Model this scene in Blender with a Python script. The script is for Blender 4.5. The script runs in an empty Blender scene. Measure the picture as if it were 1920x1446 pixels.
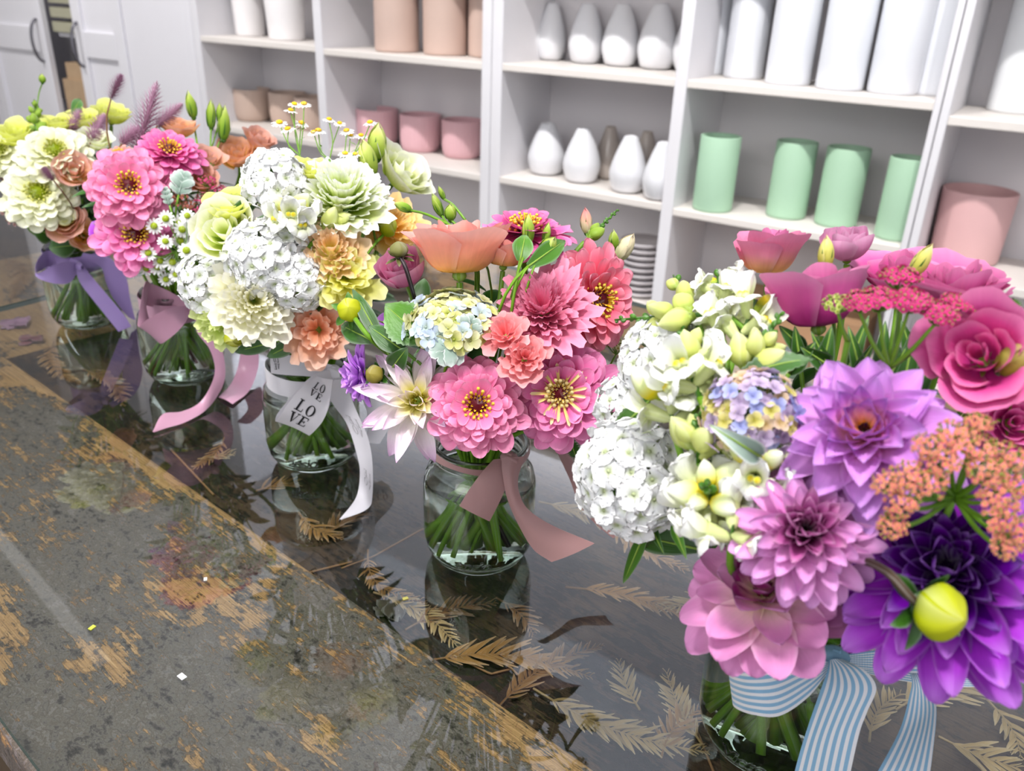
import bpy, math, random
import numpy as np
from mathutils import Vector, Matrix, Quaternion

SC = bpy.context.scene
COL = SC.collection
# ------------------------------------------------------------------ camera
F_PX, YAW, PITCH, ROLL, CAM_H = 1573.0, math.radians(32.65), math.radians(25.3), math.radians(-2.05), 0.402
_fw = np.array([-math.sin(YAW)*math.cos(PITCH), math.cos(YAW)*math.cos(PITCH), -math.sin(PITCH)])
_rt0 = np.array([math.cos(YAW), math.sin(YAW), 0.0]); _dn0 = np.cross(_fw, _rt0)
_rt = math.cos(ROLL)*_rt0 + math.sin(ROLL)*_dn0
_dn = -math.sin(ROLL)*_rt0 + math.cos(ROLL)*_dn0
CAM = np.array([0.0, 0.0, CAM_H])
cd = bpy.data.cameras.new('camera'); cam = bpy.data.objects.new('camera', cd); COL.objects.link(cam)
cd.sensor_width = 36.0; cd.lens = 36.0*F_PX/1920.0; cd.clip_start = 0.02; cd.clip_end = 50
cam.matrix_world = Matrix(((_rt[0], -_dn[0], -_fw[0], 0), (_rt[1], -_dn[1], -_fw[1], 0), (_rt[2], -_dn[2], -_fw[2], CAM_H), (0, 0, 0, 1)))
cd.dof.use_dof = True; cd.dof.focus_distance = 0.5; cd.dof.aperture_fstop = 11.5
SC.camera = cam
# ------------------------------------------------------------------ light and exposure
SC.view_settings.view_transform = 'Standard'; SC.view_settings.look = 'None'
SC.view_settings.gamma = 1.0; SC.view_settings.use_curve_mapping = False
SC.view_settings.exposure = -0.08
SC.cycles.use_denoising = True; SC.cycles.use_adaptive_sampling = True; SC.cycles.adaptive_threshold = 0.025
SC.cycles.max_bounces = 12; SC.cycles.transmission_bounces = 10; SC.cycles.transparent_max_bounces = 12
SC.cycles.diffuse_bounces = 3; SC.cycles.glossy_bounces = 4
SC.cycles.sample_clamp_indirect = 6.0; SC.cycles.blur_glossy = 0.5
w = bpy.data.worlds.new('shop_light'); SC.world = w; w.use_nodes = True
w.node_tree.nodes['Background'].inputs[0].default_value = (0.93, 0.95, 1.0, 1)
w.node_tree.nodes['Background'].inputs[1].default_value = 1.15
def ceiling_lamp_or_fill(x, y, z, power, size, col=(1, 0.98, 0.96), aim=None):
    ld = bpy.data.lights.new('ceiling_lamp_or_fill', 'AREA'); ld.shape = 'DISK'; ld.size = size
    ld.energy = power; ld.color = col
    o = bpy.data.objects.new('ceiling_lamp_or_fill', ld); COL.objects.link(o); o.location = (x, y, z)
    if aim is not None:
        o.rotation_euler = (Vector(aim)-Vector((x, y, z))).to_track_quat('-Z', 'Y').to_euler()
    return o
for _x, _a in ((-3.2, -3.2), (-2.2, -2.2), (-1.25, -1.3), (-0.55, -0.6), (0.1, -0.05)):
    ceiling_lamp_or_fill(_x, 0.97, 1.72, 4.3, 0.06, aim=(_a, 1.9, 0.1)).data.spread = math.radians(85)
ceiling_lamp_or_fill(-0.5, -1.35, 1.72, 30, 1.5, aim=(-0.75, 1.3, 0.1))   # added broad fill light behind the viewer, no known ceiling lamp
ceiling_lamp_or_fill(0.12, -0.08, 1.7, 4.4, 0.22, aim=(-0.14, 0.42, 0.15)).data.spread = math.radians(70)
ceiling_lamp_or_fill(-0.75, -0.08, 1.7, 4.4, 0.22, aim=(-0.75, 0.47, 0.15)).data.spread = math.radians(70)
# added light strip over the shelf units, brightens the wall that the glass mirrors
_ld = bpy.data.lights.new('wall_wash_fill', 'AREA'); _ld.shape = 'RECTANGLE'; _ld.size = 3.4; _ld.size_y = .05; _ld.energy = 34; _ld.color = (.86, .92, 1)
_o = bpy.data.objects.new('wall_wash_fill', _ld); COL.objects.link(_o); _o.location = (-1.3, 1.98, .885); _o.rotation_euler = (math.radians(180-12), 0, 0)

# ------------------------------------------------------------------ helpers
def ray(px, py):
    d = _fw + _rt*((px-960)/F_PX) + _dn*((py-723)/F_PX)
    return d
def at(px, py, depth): return CAM + ray(px, py)*depth
def onz(px, py, z):
    d = ray(px, py); return CAM + d*((z-CAM_H)/d[2])
def onY(px, py, Y):
    d = ray(px, py); return CAM + d*(Y/d[1])
def depth_of(p): return float(np.dot(np.asarray(p)-CAM, _fw))
def facing(px, py, f):
    d = ray(px, py); d = d/np.linalg.norm(d)
    r = _rt - d*np.dot(_rt, d); r /= np.linalg.norm(r)
    u = np.cross(r, d); u /= np.linalg.norm(u)
    if np.dot(u, -_dn) < 0: u = -u
    n = r*f[0] + u*f[1] - d*f[2]
    return n/np.linalg.norm(n)
def frame(p, n, spin=0.0):
    z = Vector(n).normalized()
    ref = Vector((0, 0, 1)) if abs(z.z) < 0.95 else Vector((0, 1, 0))
    x = ref.cross(z).normalized(); y = z.cross(x)
    m = Matrix((x, y, z)).transposed().to_4x4()
    m = m @ Matrix.Rotation(spin, 4, 'Z'); m.translation = Vector(p)
    return m
def srgb(h):
    if isinstance(h, str):
        h = h.lstrip('#'); c = [int(h[i:i+2], 16)/255 for i in (0, 2, 4)]
    else: c = h
    return tuple((v/12.92 if v <= 0.04045 else ((v+0.055)/1.055)**2.4) for v in c) + (1.0,)

class G:
    """collects grids and faces with two numbers a vertex (ramp position, variation)"""
    def __init__(s): s.V = []; s.F = []; s.C = []; s.U = []; s.n = 0
    def grid(s, P, t, b, wrap=False):
        nv, nu = P.shape[:2]; s.U.append(np.tile(np.linspace(0, 1, nu), nv))
        s.V.append(P.reshape(-1, 3))
        c = np.zeros((nv*nu, 2)); c[:, 0] = np.broadcast_to(t, (nv, nu)).reshape(-1); c[:, 1] = np.broadcast_to(b, (nv, nu)).reshape(-1)
        s.C.append(c)
        i = np.arange(nv*nu).reshape(nv, nu) + s.n
        if wrap: i = np.concatenate([i, i[:, :1]], axis=1)
        q = np.stack([i[:-1, :-1], i[:-1, 1:], i[1:, 1:], i[1:, :-1]], -1).reshape(-1, 4)
        s.F.extend(q.tolist()); s.n += nv*nu
    def poly(s, pts, faces, t=0.5, b=0.5):
        pts = np.asarray(pts, float).reshape(-1, 3); s.V.append(pts); s.U.append(np.full(len(pts), .5))
        s.C.append(np.tile([t, b], (len(pts), 1)))
        s.F.extend([[k+s.n for k in f] for f in faces]); s.n += len(pts)
    def join(s, o, M=None):
        V = np.concatenate(o.V) if o.V else np.zeros((0, 3))
        if M is not None:
            M = np.array(M); V = V @ M[:3, :3].T + M[:3, 3]
        s.V.append(V); s.C.append(np.concatenate(o.C)); s.U.append(np.concatenate(o.U)); s.F.extend([[k+s.n for k in f] for f in o.F]); s.n += len(V)
    def box(s, a, b_, t=0.5, b=0.5):
        x0, y0, z0 = a; x1, y1, z1 = b_
        s.poly([(x0, y0, z0), (x1, y0, z0), (x1, y1, z0), (x0, y1, z0), (x0, y0, z1), (x1, y0, z1), (x1, y1, z1), (x0, y1, z1)],
               [(0, 3, 2, 1), (4, 5, 6, 7), (0, 1, 5, 4), (1, 2, 6, 5), (2, 3, 7, 6), (3, 0, 4, 7)], t, b)
    def tube(s, pts, rad, n=8, t=0.5, b=0.5, cap=True):
        pts = np.asarray(pts, float); m = len(pts)
        rad = np.broadcast_to(rad, (m,)).astype(float)
        T = np.gradient(pts, axis=0); T /= np.linalg.norm(T, axis=1)[:, None]+1e-12
        ref = np.array([0.31, 0.87, 0.38]); N = np.cross(T, ref); N /= np.linalg.norm(N, axis=1)[:, None]+1e-12
        B = np.cross(T, N); a = np.arange(n)*2*math.pi/n
        P = pts[:, None] + rad[:, None, None]*(np.cos(a)[None, :, None]*N[:, None]+np.sin(a)[None, :, None]*B[:, None])
        if cap:
            P = np.concatenate([np.repeat(pts[:1][:, None], n, 1), P, np.repeat(pts[-1:][:, None], n, 1)])
            tt = np.linspace(0, 1, m); tt = np.concatenate([[0], tt, [1]])[:, None] if np.isscalar(t) and t < 0 else t
        else: tt = t
        s.grid(P, tt, b, wrap=True)
    def lathe(s, prof, n=32, t=0.5, b=0.5, ribs=0, ribamp=0):
        prof = np.asarray(prof, float); a = np.arange(n)*2*math.pi/n
        k = 1 + (ribamp*np.cos(a*ribs) if ribs else 0*a)
        P = np.zeros((len(prof), n, 3)); P[..., 0] = prof[:, :1]*np.cos(a)*k; P[..., 1] = prof[:, :1]*np.sin(a)*k; P[..., 2] = prof[:, 1:2]
        s.grid(P, t, b, wrap=True)
    def mesh(s, name, mat, smooth=True):
        me = bpy.data.meshes.new(name)
        V = np.concatenate(s.V); me.from_pydata(V.tolist(), [], s.F)
        at_ = me.attributes.new('pc', 'FLOAT_COLOR', 'POINT')
        C = np.concatenate(s.C); c4 = np.ones((len(C), 4), dtype=np.float32); c4[:, :2] = C; c4[:, 2] = np.concatenate(s.U)
        at_.data.foreach_set('color', c4.ravel())
        if smooth: me.polygons.foreach_set('use_smooth', [True]*len(me.polygons))
        if mat is not None: me.materials.append(mat)
        me.update()
        return me

def obj(name, data, parent=None, M=None, label=None):
    o = bpy.data.objects.new(name, data); COL.objects.link(o)
    if parent is not None: o.parent = parent
    if M is not None: o.matrix_local = M if isinstance(M, Matrix) else Matrix(np.array(M).tolist())
    if label: o['label'] = label
    return o
def tag(o, label, cat=None, group=None, kind=None):
    o['label'] = label
    if cat: o['category'] = cat
    if group: o['group'] = group
    if kind: o['kind'] = kind
    return o
def thing(name, label, cat, M=None, group=None):
    o = obj(name, None, None, M); o.empty_display_size = 0.01
    return tag(o, label, cat, group)

# ------------------------------------------------------------------ materials
def nt(name):
    m = bpy.data.materials.new(name); m.use_nodes = True; t = m.node_tree; t.nodes.clear()
    out = t.nodes.new('ShaderNodeOutputMaterial'); return m, t, out
def ramp(t, stops, interp='LINEAR'):
    r = t.nodes.new('ShaderNodeValToRGB'); cr = r.color_ramp; cr.interpolation = interp
    while len(cr.elements) > 1: cr.elements.remove(cr.elements[-1])
    cr.elements[0].position = stops[0][0]; cr.elements[0].color = srgb(stops[0][1])
    for p, c in stops[1:]:
        e = cr.elements.new(p); e.color = srgb(c)
    return r
_pm = {}
def petal_mat(name, stops, transl=0.22, rough=0.5, var=0.16, grain=60.0, spec=0.25, bump=0.0, hue=0.0, veins=22.0, edge=.13):
    """living tissue coloured along the petal, slightly translucent"""
    if name in _pm: return _pm[name]
    m, t, out = nt(name); L = t.links.new
    at_ = t.nodes.new('ShaderNodeAttribute'); at_.attribute_name = 'pc'
    sp = t.nodes.new('ShaderNodeSeparateColor'); L(at_.outputs['Color'], sp.inputs[0])
    r = ramp(t, stops); L(sp.outputs[0], r.inputs[0])
    tc = t.nodes.new('ShaderNodeTexCoord'); nz = t.nodes.new('ShaderNodeTexNoise'); nz.inputs['Scale'].default_value = grain*4; nz.inputs['Detail'].default_value = 3
    L(tc.outputs['Object'], nz.inputs['Vector'])
    cv = t.nodes.new('ShaderNodeCombineXYZ'); vm = t.nodes.new('ShaderNodeVectorMath'); vm.operation = 'MULTIPLY'; vm.inputs[1].default_value = (veins, 1.6, 37.0)
    L(sp.outputs[2], cv.inputs[0]); L(sp.outputs[0], cv.inputs[1]); L(sp.outputs[1], cv.inputs[2]); L(cv.outputs[0], vm.inputs[0])
    n2 = t.nodes.new('ShaderNodeTexNoise'); n2.inputs['Scale'].default_value = 1.0; n2.inputs['Detail'].default_value = 2; L(vm.outputs[0], n2.inputs['Vector'])
    nn = t.nodes.new('ShaderNodeMath'); nn.operation = 'MULTIPLY'; nn.inputs[1].default_value = .45; L(nz.outputs['Fac'], nn.inputs[0])
    n3 = t.nodes.new('ShaderNodeMath'); n3.operation = 'MULTIPLY_ADD'; n3.inputs[1].default_value = .75; L(n2.outputs['Fac'], n3.inputs[0]); L(nn.outputs[0], n3.inputs[2])
    a = t.nodes.new('ShaderNodeMath'); a.operation = 'ADD'; L(sp.outputs[1], a.inputs[0]); L(n3.outputs[0], a.inputs[1])
    mr = t.nodes.new('ShaderNodeMapRange'); mr.inputs[1].default_value = 0.35; mr.inputs[2].default_value = 1.75
    mr.inputs[3].default_value = 1-var; mr.inputs[4].default_value = 1+var*.6; L(a.outputs[0], mr.inputs[0])
    # paler margins, which also paint in highlights along the petal edges
    ue = t.nodes.new('ShaderNodeMath'); ue.operation = 'SUBTRACT'; L(sp.outputs[2], ue.inputs[0]); ue.inputs[1].default_value = .5
    ua = t.nodes.new('ShaderNodeMath'); ua.operation = 'ABSOLUTE'; L(ue.outputs[0], ua.inputs[0])
    um = t.nodes.new('ShaderNodeMath'); um.operation = 'MAXIMUM'; L(ua.outputs[0], um.inputs[0])
    uv = t.nodes.new('ShaderNodeMath'); uv.operation = 'MULTIPLY_ADD'; L(sp.outputs[0], uv.inputs[0]); uv.inputs[1].default_value = .5; uv.inputs[2].default_value = -.01; L(uv.outputs[0], um.inputs[1])
    us = t.nodes.new('ShaderNodeMapRange'); us.inputs[1].default_value = .38; us.inputs[2].default_value = .5; us.inputs[4].default_value = edge; L(um.outputs[0], us.inputs[0])
    ug = t.nodes.new('ShaderNodeMix'); ug.data_type = 'RGBA'; L(us.outputs[0], ug.inputs[0]); L(r.outputs[0], ug.inputs[6]); ug.inputs[7].default_value = (1, 1, 1, 1)
    hs = t.nodes.new('ShaderNodeHueSaturation'); L(ug.outputs[2], hs.inputs['Color']); L(mr.outputs[0], hs.inputs['Value']); hs.inputs['Saturation'].default_value = 1.07
    if hue:
        h2 = t.nodes.new('ShaderNodeMapRange'); h2.inputs[3].default_value = .5-hue; h2.inputs[4].default_value = .5+hue
        L(sp.outputs[1], h2.inputs[0]); L(h2.outputs[0], hs.inputs['Hue'])
    p = t.nodes.new('ShaderNodeBsdfPrincipled'); p.inputs['Roughness'].default_value = rough; p.inputs['Specular IOR Level'].default_value = spec
    L(hs.outputs[0], p.inputs['Base Color'])
    if True:
        b = t.nodes.new('ShaderNodeBump'); b.inputs['Strength'].default_value = bump or .35; b.inputs['Distance'].default_value = 0.0006
        L((nz if bump else n2).outputs['Fac'], b.inputs['Height']); L(b.outputs[0], p.inputs['Normal'])
    tr = t.nodes.new('ShaderNodeBsdfTranslucent'); L(hs.outputs[0], tr.inputs[0])
    mx = t.nodes.new('ShaderNodeMixShader'); mx.inputs[0].default_value = transl
    L(p.outputs[0], mx.inputs[1]); L(tr.outputs[0], mx.inputs[2]); L(mx.outputs[0], out.inputs[0])
    _pm[name] = m; return m
def flat_mat(name, col, rough=0.5, noise=0.05, scale=30, spec=0.4, bump=0.0, metallic=0):
    if name in _pm: return _pm[name]
    m, t, out = nt(name); L = t.links.new
    tc = t.nodes.new('ShaderNodeTexCoord'); nz = t.nodes.new('ShaderNodeTexNoise'); nz.inputs['Scale'].default_value = scale; nz.inputs['Detail'].default_value = 4
    L(tc.outputs['Object'], nz.inputs['Vector'])
    mr = t.nodes.new('ShaderNodeMapRange'); mr.inputs[3].default_value = 1-noise; mr.inputs[4].default_value = 1+noise; L(nz.outputs['Fac'], mr.inputs[0])
    hs = t.nodes.new('ShaderNodeHueSaturation'); hs.inputs['Color'].default_value = srgb(col); L(mr.outputs[0], hs.inputs['Value'])
    p = t.nodes.new('ShaderNodeBsdfPrincipled'); p.inputs['Roughness'].default_value = rough; p.inputs['Specular IOR Level'].default_value = spec; p.inputs['Metallic'].default_value = metallic
    L(hs.outputs[0], p.inputs['Base Color'])
    if bump:
        b = t.nodes.new('ShaderNodeBump'); b.inputs['Strength'].default_value = bump; b.inputs['Distance'].default_value = 0.001
        L(nz.outputs['Fac'], b.inputs['Height']); L(b.outputs[0], p.inputs['Normal'])
    L(p.outputs[0], out.inputs[0]); _pm[name] = m; return m

# slim light added under the ceiling, mirrored as a faint streak in the glass
_q1, _q2 = onz(-20, 985, 0)*(1+1.75/CAM_H), onz(195, 1245, 0)*(1+1.75/CAM_H); _dv = _q2-_q1
_ld = bpy.data.lights.new('streak_light', 'AREA'); _ld.shape = 'RECTANGLE'; _ld.size = float(np.hypot(_dv[0], _dv[1])); _ld.size_y = .05; _ld.energy = .13
_o = bpy.data.objects.new('streak_light', _ld); COL.objects.link(_o); _o.location = ((_q1[0]+_q2[0])/2, (_q1[1]+_q2[1])/2, 1.75); _o.rotation_euler = (0, 0, math.atan2(_dv[1], _dv[0]))

# ------------------------------------------------------------------ the shop behind
M_WALL = flat_mat('wall_paint', '#d9d6da', 0.8, 0.03, 6)
M_CEIL = flat_mat('ceiling_paint', '#d4d6dc', 0.9, 0.02, 5)
M_FLOOR = flat_mat('floor_concrete', '#8b867f', 0.6, 0.2, 8)
M_WHITE = flat_mat('white_shelf_board', '#e6e4e8', 0.45, 0.03, 12)
M_SHELFTOP = flat_mat('worn_shelf_board', '#e7e0da', 0.5, 0.05, 10)
M_BACK = flat_mat('shelf_back_board', '#dedadd', 0.6, 0.04, 5)
M_DOOR = flat_mat('white_cabinet_paint', '#e9e7ec', 0.4, 0.02, 8)
def struct(name, g, m):
    o = obj(name, g.mesh(name, m, False)); o['kind'] = 'structure'; return o
g = G(); g.box((-5.2, 2.19, -0.9), (2.6, 2.29, 1.8)); struct('wall_back', g, M_WALL)
g = G(); g.box((-5.3, -2.5, -0.9), (-5.2, 2.29, 1.8)); struct('wall_left', g, flat_mat('wall_beige', '#cbbfae', 0.8, 0.04, 6))
g = G(); g.box((-5.2, -2.5, 1.8), (2.6, 2.19, 1.9)); struct('ceiling', g, M_CEIL)
g = G(); g.box((-5.2, -2.5, -1.0), (2.6, 2.19, -0.9)); struct('floor', g, M_FLOOR)

SY, BY = 1.9, 2.15           # shelf front and back
def board(name, parent, a, b, m=M_WHITE):
    g = G(); g.box(a, b); me = g.mesh(name, m, False); o = obj(name, me, parent)
    bv = o.modifiers.new('soft_edge', 'BEVEL'); bv.width = 0.002; bv.segments = 2; return o
def shelf_unit(label, posts, shelves, top=0.84):
    r = thing('shelf_unit', label, 'shelf unit', Matrix.Translation((0, 0, 0)))
    board('back_panel', r, (posts[0][0], BY, -0.9), (posts[-1][1], BY+.016, top), M_BACK)
    for a, b in posts: board('side_panel', r, (a, SY, -0.9), (b, BY, top))
    for i, zs in enumerate(shelves):
        for z in zs: board('shelf', r, (posts[i][1], SY+.002, z-.018), (posts[i+1][0], BY, z), M_SHELFTOP)
    x0, x1 = posts[0][1], posts[-1][0]
    board('top_panel', r, (posts[0][0], SY-.004, top), (posts[-1][1], BY+.016, top+.02))
    return r
ZA, ZB = 0.229, -0.058
shelf_unit('white shelf unit of two bays holding the beige and pink ribbed pots', [(-2.5, -2.47), (-1.95, -1.918), (-1.347, -1.317)],
           [(.72, .52, .232, -.045, -.33, -.6), (.72, .52, .226, -.062, -.33, -.6)])
shelf_unit('white shelf unit of two bays holding the white teardrop vases and green cylinders', [(-1.315, -1.283), (-.806, -.776), (-.257, -.244)],
           [(.72, .52, ZA, ZB, -.33, -.6), (.74, .56, ZA, -.064, -.37, -.62)])
shelf_unit('white shelf unit at the right with the wide pink pot', [(-.242, -.226), (.42, .45)], [(.74, .52, .205, -.108, -.38, -.62)])

# pots and vases ----------------------------------------------------------
def pot(name, label, cat, px, py, zshelf, wpx, h, kind, col, Y=None, group=None, matname=None, taper=1.0, rough=.5, k=1.0):
    p = onz(px, py, zshelf) if Y is None else onY(px, py, Y)
    p[2] = zshelf + .0006
    p[1] = min(p[1], BY-.06)
    r = wpx*depth_of(p)/F_PX/2*k
    p[1] = min(max(p[1]+r*.9, SY+.004+r), BY-r-.004)
    mt = flat_mat(matname or 'ceramic_'+col.strip('#'), col, rough, 0.03, 20, spec=.5 if rough < .4 else .3)
    g = G(); th = .004
    if kind == 'tear': r *= 1.08; h *= 1.05
    if kind == 'cyl':
        pr = [(0, 0), (r*.94*taper, 0), (r*.99*taper, .003), (r*taper, .008), (r, h-.002), (r-.001, h), (r-th+.001, h), (r-th, h-.002), ((r-th)*taper, .01), (0, .01)]
        g.lathe(pr, 48)
    elif kind == 'rib':
        pr = [(0, 0), (r*.8, 0), (r*.9, .006), (r*.97, .02), (r, .04), (r, h-.002), (r-.001, h), (r-th-.001, h), (r-th-.001, h-.004), (r*.85, .015), (0, .012)]
        g.lathe(pr, 144, ribs=36, ribamp=.013)
    else:
        pr = [(0, 0), (r*.55, 0), (r*.72, .004)]
        for q in np.linspace(0.04, 1, 20):
            pr.append((r*(.72+.28*math.sin(.5*math.pi*q/.34)**.9) if q < .34 else r*(1-.655*((q-.34)/.66)**1.4), q*h))
        pr += [(r*.29, h+.001), (r*.25, h), (r*.22, h*.93), (r*.3, h*.8), (r*.8, h*.35), (0, .01)]
        g.lathe(pr, 48)
    o = obj(name, g.mesh(name, mt), None, Matrix.Translation(Vector(p)))
    tag(o, label, cat, group); return o
PB = '#ccb4a6'
TD = 'white teardrop vases'
for x, y, w_, lab in [(448, 68, 62, 'white pot with a curved shadow on the top left shelf, left one'), (512, 76, 78, 'larger white pot on the top left shelf beside the shelf post')]:
    pot('plant_pot', lab, 'pot', x, y, .232, w_, .16, 'cyl', '#eeeaea', group='white pots', taper=.86)
for x, y, lab in [(720, 98, 'tall beige cylinder vase standing over a dark spot on the shelf edge'), (812, 104, 'tall beige cylinder vase between two others on the upper shelf'), (905, 108, 'tall beige cylinder vase half hidden behind the shelf post')]:
    pot('cylinder_vase', lab, 'vase', x, y, .226, 84, .26, 'cyl', '#cdb3a7', group='tall beige vases')
for x, y, lab in [(452, 228, 'ribbed beige pot nearest the left side panel'), (522, 236, 'ribbed beige pot in the middle of the lower left shelf'), (566, 246, 'ribbed beige pot half behind the chamomile flowers')]:
    pot('ribbed_pot', lab, 'pot', x, y, -.045, 68, .105, 'rib', PB, group='ribbed beige pots')
for x, y, lab in [(716, 268, 'ribbed pink pot behind the green lisianthus bud'), (778, 284, 'ribbed pink pot between its two neighbours'), (857, 296, 'ribbed pink pot beside the double shelf post')]:
    pot('ribbed_pot', lab, 'pot', x, y, -.062, 76, .108, 'rib', '#e6b8bf', group='ribbed pink pots')
for x, y, w_, h, lab in [(988, 110, 72, .152, 'glossy white teardrop vase at the left end of the upper row'), (1040, 112, 52, .135, 'white teardrop vase set back behind the first of the upper row'),
        (1092, 119, 62, .138, 'white teardrop vase third in the upper row'), (1151, 125, 66, .14, 'white teardrop vase fourth in the upper row'),
        (1219, 131, 70, .145, 'white teardrop vase fifth in the upper row'), (1284, 136, 66, .14, 'white teardrop vase cut by the shelf post')]:
    pot('teardrop_vase', lab, 'vase', x, y, ZA, w_, h, 'tear', '#e6e6ea', group=TD, rough=.18)
for x, y, w_, h, c, lab in [(1008, 330, 66, .128, '#e6e6ea', 'white teardrop vase at the left end of the lower row'), (1074, 345, 66, .13, '#e6e6ea', 'white teardrop vase second in the lower row'),
        (1128, 338, 48, .13, '#b9aea6', 'taupe necked vase behind the lower white row'), (1161, 364, 66, .13, '#e6e6ea', 'white teardrop vase third in the lower row'),
        (1196, 350, 48, .13, '#c2b7ae', 'taupe necked vase mostly hidden behind the white ones'), (1222, 378, 62, .13, '#e6e6ea', 'white teardrop vase at the right end of the lower row')]:
    pot('teardrop_vase', lab, 'vase', x, y, ZB, w_, h, 'tear', c, group=TD, rough=.18)
for x, y, w_, lab in [(1315, 140, 66, 'tall white cylinder vase against the left side panel'), (1381, 148, 74, 'tall white cylinder vase with a shaded rounded top'), (1464, 160, 84, 'tall white cylinder vase standing third in the row'),
        (1562, 170, 88, 'tall white cylinder vase standing fourth in the row'), (1663, 178, 92, 'tall white cylinder vase standing fifth in the row'), (1735, 180, 70, 'tall white cylinder vase in shade beside the right post')]:
    pot('cylinder_vase', lab, 'vase', x, y, ZA, w_, .27, 'cyl', '#dfe1e7', group='tall white vases', rough=.35)
for x, y, w_, lab in [(1322, 398, 74, 'sage green cylinder vase standing at the shelf edge, fully lit'), (1462, 411, 74, 'sage green cylinder vase second from the left post'),
        (1556, 427, 78, 'sage green cylinder vase third from the left post'), (1668, 452, 72, 'sage green cylinder vase partly behind the right post')]:
    pot('cylinder_vase', lab, 'vase', x, y, -.064, w_, .172, 'cyl', '#abcdb1', group='sage green vases')
pot('cylinder_vase', 'tall tapered white vase at the right edge of the shelves', 'vase', 1908, 203, .205, 96, .24, 'cyl', '#eef0f2', rough=.35)
pot('plant_pot', 'wide pale pink pot on the right hand shelf', 'pot', 1800, 492, -.108, 128, .152, 'cyl', '#dfb3b3', taper=.93)
# stacked saucers low in the third bay, kraft card boxes low in the fourth
for k in range(9):
    g = G(); r = .062; g.lathe([(0, 0), (r*.7, 0), (r, .014), (r-.004, .016), (r*.68, .004), (0, .004)], 40)
    o = obj('saucer', g.mesh('saucer', flat_mat('ceramic_grey', '#cfc9cb', .4)), None, Matrix.Translation((-.885, 2.0, -.3294+k*.0165)))
    tag(o, 'grey ceramic saucer in the stack behind the cream snapdragon bud', 'saucer', 'stacked grey saucers')
KRAFT = flat_mat('kraft_card', '#b08a68', .8, .1, 30)
g = G(); g.box((-.7, 1.96, -.3695), (-.3, 2.12, -.275)); o = obj('cardboard_box', g.mesh('cardboard_box', KRAFT, False)); tag(o, 'brown card box low in the bay beneath the green vases', 'box')

# tall cabinet at the left ------------------------------------------------
cab = thing('tall_cabinet', 'tall white cabinet with two panelled doors and an open middle', 'cabinet')
board('side_panel', cab, (-2.53, SY, -.9), (-2.502, BY, 1.5), M_DOOR)
board('front_panel', cab, (-2.87, SY, -.9), (-2.53, SY+.02, 1.5), M_DOOR)
board('back_panel', cab, (-3.85, BY, -.9), (-2.502, BY+.016, 1.5), M_BACK)
board('side_panel', cab, (-3.85, SY, -.9), (-3.82, BY, 1.5), M_DOOR)
board('shelf', cab, (-3.82, SY+.03, -.12), (-2.88, BY, -.1), M_DOOR)
M_METAL = flat_mat('pewter_handle', '#77757c', .35, .05, 40, metallic=.8)
def cab_door(x0, x1, hx, nh):
    g = G(); y0 = SY-.004; s = .055
    z0, z1, zr = -.88, 1.48, .168
    g.box((x0, y0+.008, z0), (x1, y0+.02, z1))
    for a, b in [((x0, z0), (x0+s, z1)), ((x1-s, z0), (x1, z1)), ((x0+s, z0), (x1-s, z0+s)), ((x0+s, z1-s), (x1-s, z1)), ((x0+s, zr-.045), (x1-s, zr+.045))]:
        g.box((a[0], y0-.004, a[1]), (b[0], y0+.01, b[1]))
    d = obj('door', g.mesh('door', M_DOOR, False), cab); bv = d.modifiers.new('soft_edge', 'BEVEL'); bv.width = .003; bv.segments = 2
    for i in range(nh):
        zc = .165; a = np.linspace(0, math.pi, 14); q = np.stack([np.full(14, hx+i*.035), y0-.004-np.sin(a)*.032, zc+.075*np.cos(a)], 1)
        g2 = G(); g2.tube(q, .0055, 8); obj('handle', g2.mesh('handle', M_METAL), d, label='curved grey metal handle')
cab_door(-3.8, -3.37, -3.405, 1)
cab_door(-3.17, -2.872, -3.14, 1)
# things inside the open middle
for k in range(7):
    g = G(); g.box((-3.36, 1.925, .2+k*.05), (-3.18, 2.1, .235+k*.05)); o = obj('folded_blind', g.mesh('folded_blind', flat_mat('olive_linen', '#aaa790', .8, .1, 20), False))
    tag(o, 'grey green folded linen in the stack inside the open cabinet', 'folded cloth', 'folded linen in the cabinet')
o = board('linen_shelf', cab, (-3.37, 1.95, .18), (-3.17, BY, .196), M_DOOR)
for i, (a, b, nm) in enumerate([((-3.36, 1.925, -.0995), (-3.18, 2.1, .03), 'brown card box at the bottom of the open cabinet'), ((-3.34, 1.935, .0305), (-3.2, 2.08, .09), 'small tan card box on top of the larger one')]):
    g = G(); g.box(a, b); o = obj('cardboard_box', g.mesh('cardboard_box', flat_mat('tan_card', '#b79b7c', .8, .15, 30), False)); tag(o, nm, 'box')
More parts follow.
